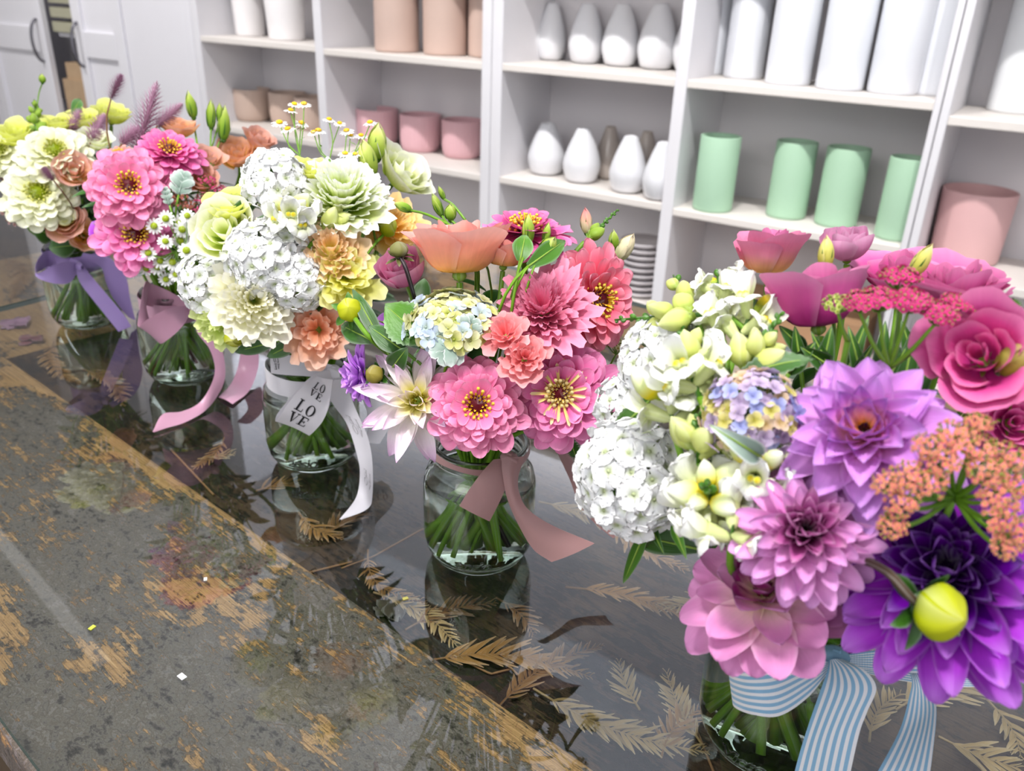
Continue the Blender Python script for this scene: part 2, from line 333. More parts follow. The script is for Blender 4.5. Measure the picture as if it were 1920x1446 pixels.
# ------------------------------------------------------------------ table
TY = math.radians(-7.42)
TM = Matrix.Rotation(TY, 4, 'Z'); TI = TM.inverted()
def to_table(p): return np.array(TI @ Vector(p))
def wood_mat(name, dark, tan, bias, haze=0.0):
    m, t, out = nt(name); L = t.links.new
    tc = t.nodes.new('ShaderNodeTexCoord')
    def mp(sc, rot=0):
        q = t.nodes.new('ShaderNodeMapping'); q.inputs['Scale'].default_value = sc; q.inputs['Rotation'].default_value = (0, 0, rot); L(tc.outputs['Object'], q.inputs['Vector']); return q
    def noise(v, s, d=6, r=.6):
        n = t.nodes.new('ShaderNodeTexNoise'); n.inputs['Scale'].default_value = s; n.inputs['Detail'].default_value = d; n.inputs['Roughness'].default_value = r; L(v.outputs[0], n.inputs['Vector']); return n
    def math_(op, a, b):
        q = t.nodes.new('ShaderNodeMath'); q.operation = op
        for i, x in enumerate((a, b)):
            if isinstance(x, (int, float)): q.inputs[i].default_value = x
            else: L(x, q.inputs[i])
        return q.outputs[0]
    big = noise(mp((1, 1.6, 1)), 9, 4); mid = noise(mp((1, 2.4, 1)), 38, 6, .7); fib = noise(mp((6, 130, 1), .12), 3.2, 5, .75); fine = noise(mp((1, 1.3, 1)), 150, 5, .7)
    grain = noise(mp((3, 160, 1)), 6, 4, .6)
    sx = t.nodes.new('ShaderNodeSeparateXYZ'); L(tc.outputs['Object'], sx.inputs[0])
    # bare wood shows along the worn arris next to the sunken panel
    e = t.nodes.new('ShaderNodeMapRange'); e.inputs[1].default_value = .275; e.inputs[2].default_value = .3; e.inputs[3].default_value = 0; e.inputs[4].default_value = .13; L(sx.outputs[1], e.inputs[0])
    v = math_('ADD', math_('MULTIPLY', big.outputs[0], .9), math_('MULTIPLY', mid.outputs[0], .65))
    v = math_('ADD', v, math_('MULTIPLY', fib.outputs[0], .5)); v = math_('ADD', v, math_('MULTIPLY', fine.outputs[0], .42)); v = math_('ADD', v, e.outputs[0])
    mr = t.nodes.new('ShaderNodeMapRange'); mr.inputs[1].default_value = bias; mr.inputs[2].default_value = bias+.05; L(v, mr.inputs[0])
    c1 = ramp(t, dark); L(math_('MULTIPLY', math_('ADD', mid.outputs[0], fine.outputs[0]), .5), c1.inputs[0])
    c2 = ramp(t, tan); L(grain.outputs[0], c2.inputs[0])
    mx = t.nodes.new('ShaderNodeMix'); mx.data_type = 'RGBA'; L(mr.outputs[0], mx.inputs[0]); L(c1.outputs[0], mx.inputs[6]); L(c2.outputs[0], mx.inputs[7])
    # cracks of the flaking paint
    vo = t.nodes.new('ShaderNodeTexVoronoi'); vo.feature = 'DISTANCE_TO_EDGE'; vo.inputs['Scale'].default_value = 46
    wv = t.nodes.new('ShaderNodeVectorMath'); wv.operation = 'ADD'; q = mp((1, 2.0, 1)); n3 = noise(mp((1, 1, 1)), 30, 3); L(q.outputs[0], wv.inputs[0])
    sc_ = t.nodes.new('ShaderNodeVectorMath'); sc_.operation = 'SCALE'; L(n3.outputs[1], sc_.inputs[0]); sc_.inputs['Scale'].default_value = .11; L(sc_.outputs[0], wv.inputs[1]); L(wv.outputs[0], vo.inputs['Vector'])
    cr = t.nodes.new('ShaderNodeMapRange'); cr.inputs[1].default_value = 0; cr.inputs[2].default_value = .035; cr.inputs[3].default_value = .78; cr.inputs[4].default_value = 1; L(vo.outputs['Distance'], cr.inputs[0])
    hs = t.nodes.new('ShaderNodeHueSaturation'); L(mx.outputs[2], hs.inputs['Color']); L(cr.outputs[0], hs.inputs['Value'])
    p = t.nodes.new('ShaderNodeBsdfPrincipled'); p.inputs['Roughness'].default_value = .72; p.inputs['Specular IOR Level'].default_value = .25; L(hs.outputs[0], p.inputs['Base Color'])
    b = t.nodes.new('ShaderNodeBump'); b.inputs['Strength'].default_value = .8; b.inputs['Distance'].default_value = .0015
    L(math_('SUBTRACT', math_('ADD', math_('MULTIPLY', fine.outputs[0], .8), math_('MULTIPLY', cr.outputs[0], .7)), math_('MULTIPLY', mr.outputs[0], .6)), b.inputs['Height']); L(b.outputs[0], p.inputs['Normal'])
    L(p.outputs[0], out.inputs[0]); return m
M_PLANK = wood_mat('weathered_plank', [(.36, '#241f1d'), (.43, '#48403b'), (.48, '#6b625d'), (.52, '#564b40'), (.56, '#786e6b'), (.62, '#5a5557'), (.68, '#958a84')], [(.3, '#6e5038'), (.5, '#a07a52'), (.7, '#bb946a')], 1.27)
M_PANEL = wood_mat('dark_panel_wood', [(.3, '#14120f'), (.5, '#262019'), (.7, '#3a2d22')], [(.3, '#33241a'), (.7, '#54402e')], 1.32)
table = thing('wooden_table', 'long weathered wooden table with flaking dark paint and a sunken panel', 'table', TM)
def tb(name, a, b_, mat, bev=.003):
    g = G(); g.box(a, b_); o = obj(name, g.mesh(name, mat, False), table)
    v = o.modifiers.new('soft_edge', 'BEVEL'); v.width = bev; v.segments = 2; return o
tb('plank', (-2.4, .083, -.046), (.75, .3015, -.0062), M_PLANK, .004)
tb('plank', (-2.4, .86, -.046), (.75, 1.0, -.0062), M_PLANK, .004)
tb('sunken_panel', (-2.4, .285, -.05), (.75, .88, -.028), M_PANEL)
tb('cross_rail', (-1.5, .3, -.046), (-1.075, .862, -.0272), M_PLANK)
tb('side_rail', (-2.4, .095, -.15), (.75, .125, -.046), flat_mat('rail_wood', '#4b3a26', .7, .3, 30, bump=.4), .004)
tb('side_rail', (-2.4, .955, -.15), (.75, .985, -.046), flat_mat('rail_wood', '#4b3a26'), .004)
for x in (-2.3, -.95, .65):
    for y in (.13, .87): tb('leg', (x-.04, y, -.8995), (x+.04, y+.08, -.05), flat_mat('rail_wood', '#4b3a26'), .004)

def sheet_glass(name, tint, rough=.015):
    m, t, out = nt(name); L = t.links.new
    fr = t.nodes.new('ShaderNodeFresnel'); fr.inputs[0].default_value = 1.52
    tr = t.nodes.new('ShaderNodeBsdfTransparent'); tr.inputs[0].default_value = srgb(tint)
    gl = t.nodes.new('ShaderNodeBsdfGlossy'); gl.inputs['Roughness'].default_value = rough
    geo = t.nodes.new('ShaderNodeNewGeometry'); k = t.nodes.new('ShaderNodeMath'); k.operation = 'SUBTRACT'; k.inputs[0].default_value = 1; L(geo.outputs['Backfacing'], k.inputs[1])
    # the pane's underside faces the way out; each face mirrors once
    k2 = t.nodes.new('ShaderNodeMath'); k2.operation = 'MULTIPLY'; L(k.outputs[0], k2.inputs[0]); L(fr.outputs[0], k2.inputs[1])
    k3 = t.nodes.new('ShaderNodeMath'); k3.operation = 'MULTIPLY'; k3.use_clamp = True; L(k2.outputs[0], k3.inputs[0]); k3.inputs[1].default_value = 1.9
    mx = t.nodes.new('ShaderNodeMixShader'); L(k3.outputs[0], mx.inputs[0]); L(tr.outputs[0], mx.inputs[1]); L(gl.outputs[0], mx.inputs[2]); L(mx.outputs[0], out.inputs[0]); return m
M_SHEET = sheet_glass('table_glass', '#f4f8f6')
M_EDGE = flat_mat('glass_cut_edge', '#1f4a45', .25, .1, 30)
_sa = to_table(onz(0, 576, 0)); _sb = to_table(onz(80, 556, 0))
_sl = (_sb[0]-_sa[0])/(_sb[1]-_sa[1])
def pane(x0, x1, label, skew0, skew1):
    ya, yb = .086, .99
    def X(x, y, sk): return x + (sk*(y-_sa[1]) if sk else 0)
    top, bot = 0.0, -.006
    c = [(X(x0, ya, skew0), ya), (X(x1, ya, skew1), ya), (X(x1, yb, skew1), yb), (X(x0, yb, skew0), yb)]
    g = G(); g.poly([(x, y, bot) for x, y in c]+[(x, y, top) for x, y in c], [(0, 3, 2, 1), (4, 5, 6, 7)])
    o = obj('glass_sheet', g.mesh('glass_sheet', M_SHEET, False), None, TM); tag(o, label, 'glass sheet')
    e = G(); e.poly([(x, y, bot) for x, y in c]+[(x, y, top) for x, y in c], [(0, 1, 5, 4), (1, 2, 6, 5), (2, 3, 7, 6), (3, 0, 4, 7)])
    obj('cut_edge', e.mesh('cut_edge', M_EDGE, False), o, label='dark green cut edge')
pane(_sa[0]+.0015, .74, 'long clear glass sheet carrying all the jars on the table', _sl, 0)
pane(-2.38, _sa[0]-.0015, 'clear glass sheet at the far left end beyond the green seam', 0, _sl)

# dried bracken pressed under the glass ------------------------------------
M_FERN = [petal_mat('dry_fern_%d' % i, [(0, a), (1, b)], .15, .8, .25, 60) for i, (a, b) in enumerate([('#7a5637', '#a67c50'), ('#5c3f2a', '#8f6a48'), ('#8d7350', '#b89a70')])]
rs = np.random.default_rng(11)
def fern(p0, p1, wid, bend, mi, label):
    a = to_table(p0)[:2]; b = to_table(p1)[:2]; d = b-a; Ln = np.linalg.norm(d); d /= Ln; nrm = np.array([-d[1], d[0]])
    z0 = -.0225; tt = np.linspace(0, 1, 26)
    mid = a[None]+d[None]*(tt*Ln)[:, None]+nrm[None]*(bend*Ln*np.sin(math.pi*tt))[:, None]
    root = thing('dried_fern_frond', label, 'dried fern', TM, 'dried ferns under the table glass')
    g = G(); P = np.c_[mid, np.full(26, z0)]; g.tube(P, np.linspace(.0009, .0003, 26), 5)
    obj('stem', g.mesh('stem', M_FERN[mi]), root)
    g = G(); n = int(Ln/.0034)
    for i in range(n):
        t = (i+.5)/n
        if t < .12: continue
        c = np.array([np.interp(t, tt, mid[:, k]) for k in (0, 1)]); e = np.array([np.interp(min(t+.02, 1), tt, mid[:, k]) for k in (0, 1)])-c
        e /= np.linalg.norm(e)+1e-9; nn = np.array([-e[1], e[0]])
        for s in (1, -1):
            ln = .85*wid*(math.sin(math.pi*min(1, (t+.05)*.95)**.8)**.7+.08)*rs.uniform(.75, 1.1)
            ang = rs.uniform(.45, .95)
            q = np.linspace(0, 1, 6); dr = e*math.cos(ang)+nn*s*math.sin(ang)
            cl = c[None]+dr[None]*(q*ln)[:, None]+e[None]*(.18*ln*q**2)[:, None]*rs.uniform(.2, 1.6)
            hw = ln*.085*np.sin(math.pi*(q*.85+.12))**.8; pr = np.array([-dr[1], dr[0]])
            zz = z0+rs.uniform(-.0012, .003)*np.sin(q*2.2)
            L_ = np.c_[cl+pr*hw[:, None], zz]; M_ = np.c_[cl, zz+.0006]; R_ = np.c_[cl-pr*hw[:, None], zz]
            g.grid(np.stack([L_, M_, R_], 1), .5+.5*q[:, None], rs.random())
    obj('leaflets', g.mesh('leaflets', M_FERN[mi]), root)
FERNS = [((700, 1110), (860, 1215), .018, .1, 2, 'tan dried fern frond curling beside the wood edge below the pink zinnia jar'),
 ((690, 1030), (800, 1130), .014, -.2, 0, 'small tan fern frond nearest the wood edge by the third jar'),
 ((790, 1240), (1110, 1270), .022, .12, 0, 'brown fern frond lying flat left of the jar with the striped bow'),
 ((930, 1330), (1130, 1210), .018, .1, 1, 'dark brown fern frond crossing under the front bouquet reflection'),
 ((1000, 1290), (1330, 1410), .02, -.08, 2, 'pale fern frond pointing towards the striped bow jar'),
 ((1320, 1400), (1250, 1260), .018, .05, 2, 'short pale upright fern frond left of the striped bow jar'),
 ((1200, 1330), (1160, 1240), .016, .05, 2, 'small pale fern frond in the middle of the bluish reflection'),
 ((1060, 1100), (1330, 1180), .018, .1, 0, 'faint fern frond under the lance shaped leaf'),
 ((1010, 940), (1180, 1010), .02, .1, 2, 'faint pale fern behind the mauve ribbon end'),
 ((1130, 960), (1290, 1070), .02, -.1, 0, 'faint fern frond under the white sweet william'),
 ((930, 1120), (1000, 1190), .016, .1, 1, 'dark fern scrap in the reflection of the fourth jar'),
 ((480, 920), (560, 905), .02, .1, 0, 'brown fern sprig left of the white ribbon tail'),
 ((560, 960), (640, 1010), .018, -.1, 0, 'brown fern sprig below the third jar'),
 ((600, 1010), (690, 960), .02, .1, 1, 'dark fern frond beside the end of the white ribbon'),
 ((420, 820), (360, 880), .014, .1, 0, 'short tan fern frond by the end of the pink ribbon'),
 ((370, 860), (440, 850), .014, .0, 2, 'tan twiggy fern tip near the end of the pink ribbon'),
 ((150, 690), (230, 760), .022, .1, 1, 'dark fern frond below the jar with the lavender bow'),
 ((100, 640), (150, 720), .02, -.1, 0, 'brown fern left of the first jar reflection'),
 ((0, 480), (20, 560), .03, .1, 0, 'tan fern at the far left beyond the glass seam'),
 ((1680, 1330), (1870, 1290), .026, .1, 2, 'large pale fern frond right of the striped bow tails'),
 ((1760, 1380), (1910, 1440), .024, -.05, 2, 'pale fern frond in the lower right corner'),
 ((1850, 1310), (1915, 1420), .02, .1, 2, 'pale fern scrap at the right edge of the table glass'),
 ((1630, 1390), (1690, 1300), .018, .1, 2, 'pale fern seen between the two striped tails'),
 ((1240, 1420), (1310, 1330), .018, .1, 0, 'brown fern by the foot of the striped bow jar'),
 ((1380, 1100), (1230, 1140), .02, .08, 2, 'faint pale fern beneath the pink dahlia'),
 ((760, 1180), (930, 1130), .018, .1, 1, 'dark fern frond under the reflected jar of pink zinnias')]
for a, b, wd, bd_, mi, lab in FERNS: fern(onz(*a, -.022), onz(*b, -.022), wd, bd_, mi, lab)
def twig(pts, r, label, col='#8a6444'):
    P = np.array([to_table(onz(x, y, -.024)) for x, y in pts]); tt = np.linspace(0, len(P)-1, 24)
    Q = np.stack([np.interp(tt, range(len(P)), P[:, k]) for k in range(3)], 1); Q[:, 2] = -.0265+r*.6
    g = G(); g.tube(Q, r, 6); tag(obj('dry_twig', g.mesh('dry_twig', flat_mat('twig'+col[1:], col, .8, .2, 60)), None, TM), label, 'twig')
twig([(640, 1062), (700, 1040), (790, 990), (830, 975)], .0008, 'thin brown twig running left of the fourth jar')
twig([(320, 840), (400, 925)], .0011, 'thin straw coloured twig along the wood edge by the pink ribbon')
twig([(560, 1075), (660, 1050)], .0009, 'brown twig below the end of the white ribbon')
twig([(860, 1230), (920, 1260), (960, 1250), (985, 1275)], .0008, 'curled brown tendril beside the wood edge')
twig([(1280, 1300), (1340, 1446)], .0009, 'pale twig left of the striped bow jar')
# pressed pink flower and scraps far left
for px, py, c, s, lab in [(30, 605, '#a37a95', .022, 'dried mauve rose petals pressed under the glass at the far left'), (60, 635, '#7c4a52', .02, 'dried dark red petals pressed beside the mauve ones'),
                          (735, 1135, '#4d453a', .02, 'dark curled dry leaf beside the wood edge')]:
    p = to_table(onz(px, py, -.022)); g = G()
    for k in range(9):
        a = rs.uniform(0, 6.28); ln = s*rs.uniform(.6, 1); u = np.linspace(-1, 1, 5); v = np.linspace(0, 1, 5); U, V = np.meshgrid(u, v)
        X = V*ln; Y = U*ln*.45*np.sin(math.pi*(V*.8+.15)); Z = .002+.0028*np.sin(U*3+k)*V+.0006*k
        g.grid(np.stack([p[0]+X*math.cos(a)-Y*math.sin(a), p[1]+X*math.sin(a)+Y*math.cos(a), -.0265+Z], -1), V, rs.random())
    tag(obj('pressed_petals', g.mesh('pressed_petals', petal_mat('pressed'+c[1:], [(0, c), (1, c)], .1, .8, .3)), None, TM), lab, 'dried petals')
for px, py, s, c, lab in [(341, 1270, .0028, '#e6e6ea', 'small white paper chip on the glass above the wooden plank'), (173, 1178, .0022, '#c9cf4a', 'tiny yellow green petal scrap on the glass'),
                          (385, 1087, .0018, '#d9dde0', 'tiny white crumb on the glass near the middle of the plank'), (760, 1123, .002, '#b5ae5a', 'tiny yellow petal scrap beside the curled fern')]:
    p = onz(px, py, 0); g = G(); g.box((-s, -s*.6, 0), (s, s*.7, .0005))
    tag(obj('petal_scrap', g.mesh('petal_scrap', flat_mat('scrap'+c[1:], c, .7), False), None, Matrix.Translation(Vector((p[0], p[1], .0002))) @ Matrix.Rotation(px*.7, 4, 'Z')), lab, 'scrap')

# ------------------------------------------------------------------ jars
def glass_mat(name, tint, ior, rough=0.0):
    m, t, out = nt(name); p = t.nodes.new('ShaderNodeBsdfGlass'); p.inputs['Color'].default_value = srgb(tint); p.inputs['IOR'].default_value = ior; p.inputs['Roughness'].default_value = rough
    t.links.new(p.outputs[0], out.inputs[0]); return m
M_GLASS = glass_mat('jar_glass', '#fbfefc', 1.48); M_WATER = glass_mat('jar_water', '#fbfdf9', 1.33)
JARS = {}
NECK = .088
def jar(key, px, py, label, word, wang, k=1.0):
    c = onz(px, py, 0); R = .0425*k; z0 = .0003
    out_ = [(0, .002), (.022, .002), (.0275, .0), (.031, .001), (.0365, .006), (.0405, .0135), (.0425, .024), (.0425, .06), (.0422, .068), (.0405, .0755), (.037, .0805), (.0345, .084), (.0338, .088), (.0348, .0895), (.0338, .091), (.0338, .0965), (.0352, .0985), (.0352, .1005)]
    inn = [(.0343, .1015), (.0328, .1005), (.0315, .097), (.0313, .085), (.034, .08), (.0375, .075), (.0395, .067), (.0398, .06), (.0398, .026), (.0378, .0155), (.034, .0095), (.027, .0065), (.02, .0062), (0, .0068)]
    def fine(pr, n=3):
        pr = np.array(pr); tt = np.linspace(0, len(pr)-1, (len(pr)-1)*n+1); return np.stack([np.interp(tt, range(len(pr)), pr[:, j]) for j in (0, 1)], 1)*[k, k]
    root = thing('glass_jar', label, 'glass jar', Matrix.Translation((c[0], c[1], z0)))
    g = G(); g.lathe(fine(out_+inn, 2), 72); obj('glass_body', g.mesh('glass_body', M_GLASS), root)
    wl = .07
    wp = [(0, .0066), (.02, .0060), (.027, .0063), (.0341, .0093), (.0379, .0153), (.03992, .026), (.03992, .06), (.0397, .066), (.0388, wl), (.0383, wl-.0008), (0, wl-.0008)]
    g = G(); g.lathe(fine(wp, 2), 64); obj('water', g.mesh('water', M_WATER), root)
    # raised lettering low on the glass
    fc = bpy.data.curves.new('raised_lettering', 'FONT'); fc.body = word; fc.size = .014; fc.align_x = 'CENTER'; fc.shear = .25; fc.extrude = .0005; fc.bevel_depth = .0003; fc.space_character = .88
    tmp = bpy.data.objects.new('raised_lettering', fc); COL.objects.link(tmp); dg = bpy.context.evaluated_depsgraph_get(); dg.update()
    me = bpy.data.meshes.new_from_object(tmp.evaluated_get(dg)); bpy.data.objects.remove(tmp); me.materials.clear(); me.materials.append(M_GLASS)
    co = np.empty(len(me.vertices)*3); me.vertices.foreach_get('co', co); co = co.reshape(-1, 3); a = co[:, 0]/.04+wang; zz = co[:, 1]+.0125
    prr = np.array(out_); rr = np.interp(zz, prr[3:8, 1], prr[3:8, 0]); r = (rr+.0001+co[:, 2])
    co = np.stack([r*np.cos(a), r*np.sin(a), zz], 1)*k; me.vertices.foreach_set('co', co.ravel()); me.update(); me.name = 'raised_lettering'
    obj('raised_lettering', me, root, label='raised glass lettering')
    JARS[key] = dict(c=np.array([c[0], c[1], 0.0]), k=k)
def cam_ang(px, py, off=0.0):
    c = onz(px, py, 0); return math.atan2(-c[1], -c[0])+off
jar('b5', 1436, 1384, 'clear glass jar with raised lettering under the blue striped bow', 'Victo', cam_ang(1436, 1384, -.25))
jar('b4', 897, 1036, 'clear glass jar of water holding the pink zinnias, tied in mauve ribbon', 'apsio', cam_ang(897, 1036, -.1))
jar('b3', 592, 858, 'clear glass jar tied with the white ribbon printed in black', 'apsio', cam_ang(592, 858, -.3))
jar('b2', 350, 704, 'clear glass jar tied with the dusty pink ribbon', 'apsio', cam_ang(350, 704, .2))
jar('b1', 168, 604, 'clear glass jar tied with the lavender bow, farthest from the striped one', 'apsio', cam_ang(168, 604, .1))

# ------------------------------------------------------------------ ribbons
def catmull(P, n):
    P = np.asarray(P, float); m = len(P)
    if m == 2: return P[0]+(P[1]-P[0])*np.linspace(0, 1, n)[:, None]
    Q = np.concatenate([2*P[:1]-P[1:2], P, 2*P[-1:]-P[-2:-1]]); out = []
    for s in np.linspace(0, m-1-1e-9, n):
        i = int(s); t = s-i; a, b, c, d = Q[i:i+4]
        out.append(.5*(2*b+(c-a)*t+(2*a-5*b+4*c-d)*t*t+(3*b-a-3*c+d)*t**3))
    return np.array(out)
def strip(A, B, n=44, m=9, bow=0.0, thick=.00035):
    """a ribbon surface between two edge curves, given thickness; returns the grid too"""
    a = catmull(A, n); b = catmull(B, n); u = np.linspace(0, 1, m)
    P = a[:, None]*(1-u)[None, :, None]+b[:, None]*u[None, :, None]
    T = np.gradient((a+b)/2, axis=0); N = np.cross(T, b-a); N /= np.linalg.norm(N, axis=1)[:, None]+1e-9
    P = P+N[:, None]*(bow*np.sin(math.pi*u))[None, :, None]
    g = G(); tt = np.linspace(0, 1, n)[:, None]
    for s in (.5, -.5): g.grid(P+N[:, None]*thick*s, tt, u[None])
    for j in (0, m-1): g.grid(np.stack([P[:, j]+N*thick*.5, P[:, j]-N*thick*.5], 1), tt, u[j])
    return g, P, N
def satin(name, col, stripes=0, col2=None, rough=.38):
    m, t, out = nt(name); L = t.links.new
    p = t.nodes.new('ShaderNodeBsdfPrincipled'); p.inputs['Roughness'].default_value = rough; p.inputs['Sheen Weight'].default_value = .3
    at_ = t.nodes.new('ShaderNodeAttribute'); at_.attribute_name = 'pc'; sp = t.nodes.new('ShaderNodeSeparateColor'); L(at_.outputs['Color'], sp.inputs[0])
    if stripes:
        mu = t.nodes.new('ShaderNodeMath'); mu.operation = 'MULTIPLY'; mu.inputs[1].default_value = stripes; L(sp.outputs[1], mu.inputs[0])
        fr = t.nodes.new('ShaderNodeMath'); fr.operation = 'FRACT'; L(mu.outputs[0], fr.inputs[0])
        gt = t.nodes.new('ShaderNodeMath'); gt.operation = 'GREATER_THAN'; gt.inputs[1].default_value = .52; L(fr.outputs[0], gt.inputs[0])
        mx = t.nodes.new('ShaderNodeMix'); mx.data_type = 'RGBA'; L(gt.outputs[0], mx.inputs[0]); mx.inputs[6].default_value = srgb(col); mx.inputs[7].default_value = srgb(col2); L(mx.outputs[2], p.inputs['Base Color'])
        wv = t.nodes.new('ShaderNodeTexWave'); wv.inputs['Scale'].default_value = 55; wv.bands_direction = 'X'; cm = t.nodes.new('ShaderNodeCombineXYZ'); L(sp.outputs[0], cm.inputs[0]); L(cm.outputs[0], wv.inputs[0])
        b = t.nodes.new('ShaderNodeBump'); b.inputs['Strength'].default_value = .35; b.inputs['Distance'].default_value = .0004; L(wv.outputs[1], b.inputs['Height']); L(b.outputs[0], p.inputs['Normal'])
    else: p.inputs['Base Color'].default_value = srgb(col)
    tr = t.nodes.new('ShaderNodeBsdfTranslucent')
    if stripes: L(mx.outputs[2], tr.inputs[0])
    else: tr.inputs[0].default_value = srgb(col)
    mm = t.nodes.new('ShaderNodeMixShader'); mm.inputs[0].default_value = .2; L(p.outputs[0], mm.inputs[1]); L(tr.outputs[0], mm.inputs[2]); L(mm.outputs[0], out.inputs[0]); return m
def P3(lst): return [at(x, y, d) for x, y, d in lst]
def neckband(key, zlo, zhi, root, mat, rr=.0368):
    J = JARS[key]; n = 60; a = np.linspace(0, 2*math.pi, n); g = G()
    A = np.stack([J['c'][0]+rr*np.cos(a), J['c'][1]+rr*np.sin(a), np.full(n, zlo)+.0015*np.sin(3*a)], 1); B = A.copy(); B[:, 2] = zhi+.0015*np.sin(2*a)
    g, _, _ = strip(A, B, 80, 5); obj('neck_band', g.mesh('neck_band', mat), root)
def knot(root, mat, p, r):
    g = G(); m = 10; a = np.arange(16)*2*math.pi/16
    for s, ax in ((0, 0), (1, 1)):
        v = np.linspace(-1, 1, m); P = np.zeros((m, 16, 3)); rad = r*np.sqrt(np.maximum(1-v**2*.8, 0))
        P[..., 0] = v[:, None]*r*1.2; P[..., 1] = rad[:, None]*np.cos(a)*.7*(1+.12*np.cos(5*a)); P[..., 2] = rad[:, None]*np.sin(a)*(1+.12*np.cos(5*a))
        if ax: P = P[..., [2, 1, 0]]*.8
        g.grid(P+np.asarray(p), v[:, None]*.5+.5, .5, wrap=True)
    obj('knot', g.mesh('knot', mat), root)
def onjar(key, px, py, off):
    c = JARS[key]['c']; h = -c[:2]/np.linalg.norm(c[:2]); d = ray(px, py)
    s = (off-(CAM[:2]-c[:2]) @ h)/(d[:2] @ h); p = CAM+d*s
    if p[2] < .0025: p = onz(px, py, .0025)
    return p
def ribbon_piece(root, name, key, A, B, o0, o1, mat, n=44, bow=0.0, ret=False):
    def mk(Lst):
        m = len(Lst); return [onjar(key, q[0], q[1], q[2] if len(q) > 2 else o0+(o1-o0)*i/(m-1)) for i, q in enumerate(Lst)]
    g, P, N = strip(mk(A), mk(B), n, 9, bow)
    o = obj(name, g.mesh(name, mat), root)
    return (o, P, N) if ret else o
def ribbon(label, key):
    return thing('ribbon', label, 'ribbon', None)
# blue stripes
MB = satin('blue_stripe', '#86b4d4', 7, '#e6e6ea', .55)
r = ribbon('blue and white striped grosgrain ribbon tied in a bow on the front jar', 'b5')
neckband('b5', .086, .096, r, MB)
ribbon_piece(r, 'bow_loop', 'b5', [(1558, 1228, .045), (1515, 1206, .03), (1440, 1216, .03), (1388, 1236, .045), (1366, 1243, .062), (1370, 1250, .078), (1402, 1256, .088), (1450, 1250, .085), (1500, 1238, .07), (1556, 1240, .052)],
             [(1558, 1240, .045), (1520, 1262, .03), (1450, 1290, .03), (1400, 1310, .045), (1376, 1316, .062), (1380, 1328, .078), (1412, 1340, .088), (1462, 1342, .085), (1516, 1306, .07), (1556, 1256, .052)], 0, 0, MB, 90)
ribbon_piece(r, 'bow_loop', 'b5', [(1570, 1230, .045), (1680, 1215, .03), (1800, 1200, .02), (1900, 1214, .0), (1919, 1234, -.02), (1900, 1262, -.03), (1800, 1262, -.01), (1680, 1245, .01), (1575, 1236, .03)],
             [(1570, 1246, .045), (1680, 1260, .03), (1800, 1262, .02), (1895, 1258, .0), (1914, 1270, -.02), (1895, 1284, -.03), (1800, 1288, -.01), (1680, 1275, .01), (1575, 1250, .03)], 0, 0, MB, 80)
ribbon_piece(r, 'tail', 'b5', [(1556, 1238), (1550, 1262), (1539, 1293), (1519, 1350), (1500, 1410), (1484, 1470)], [(1578, 1236), (1620, 1256), (1643, 1290), (1626, 1335), (1610, 1380), (1588, 1480)], .055, .075, MB, 60, .002)
ribbon_piece(r, 'tail', 'b5', [(1690, 1235, .02), (1709, 1272, .03), (1704, 1310, .04), (1687, 1370, .05), (1650, 1440, .07), (1630, 1470, .075)], [(1715, 1235, .02), (1738, 1276, .03), (1752, 1310, .04), (1755, 1345, .05), (1745, 1440, .07), (1738, 1480, .075)], 0, 0, MB, 60, -.002)
knot(r, satin('blue_stripe_knot', '#7fa9c6', 9, '#d8dde4', .55), onjar('b5', 1566, 1232, .05), .0055)
# mauve
MM = satin('mauve_satin', '#a9807f', rough=.42)
r = ribbon('mauve satin ribbon on the jar of pink zinnias', 'b4')
neckband('b4', .093, .099, r, MM)
ribbon_piece(r, 'tail', 'b4', [(925, 862), (905, 884), (882, 915), (861, 949)], [(962, 862), (957, 888), (942, 930), (918, 978)], .042, .062, MM, 40, .002)
ribbon_piece(r, 'tail', 'b4', [(940, 858), (942, 887), (951, 935), (972, 984), (1000, 1030), (1034, 1054)], [(984, 856), (972, 895), (974, 925), (990, 955), (1035, 985), (1115, 1019)], .046, .075, MM, 50, .003)
ribbon_piece(r, 'tail', 'b4', [(1030, 820), (1048, 856), (1069, 901), (1086, 946), (1114, 980), (1150, 1010)], [(1050, 815), (1070, 856), (1090, 897), (1110, 935), (1135, 962), (1170, 990)], -.01, .03, MM, 50, .001)
knot(r, MM, onjar('b4', 956, 862, .045), .0058)
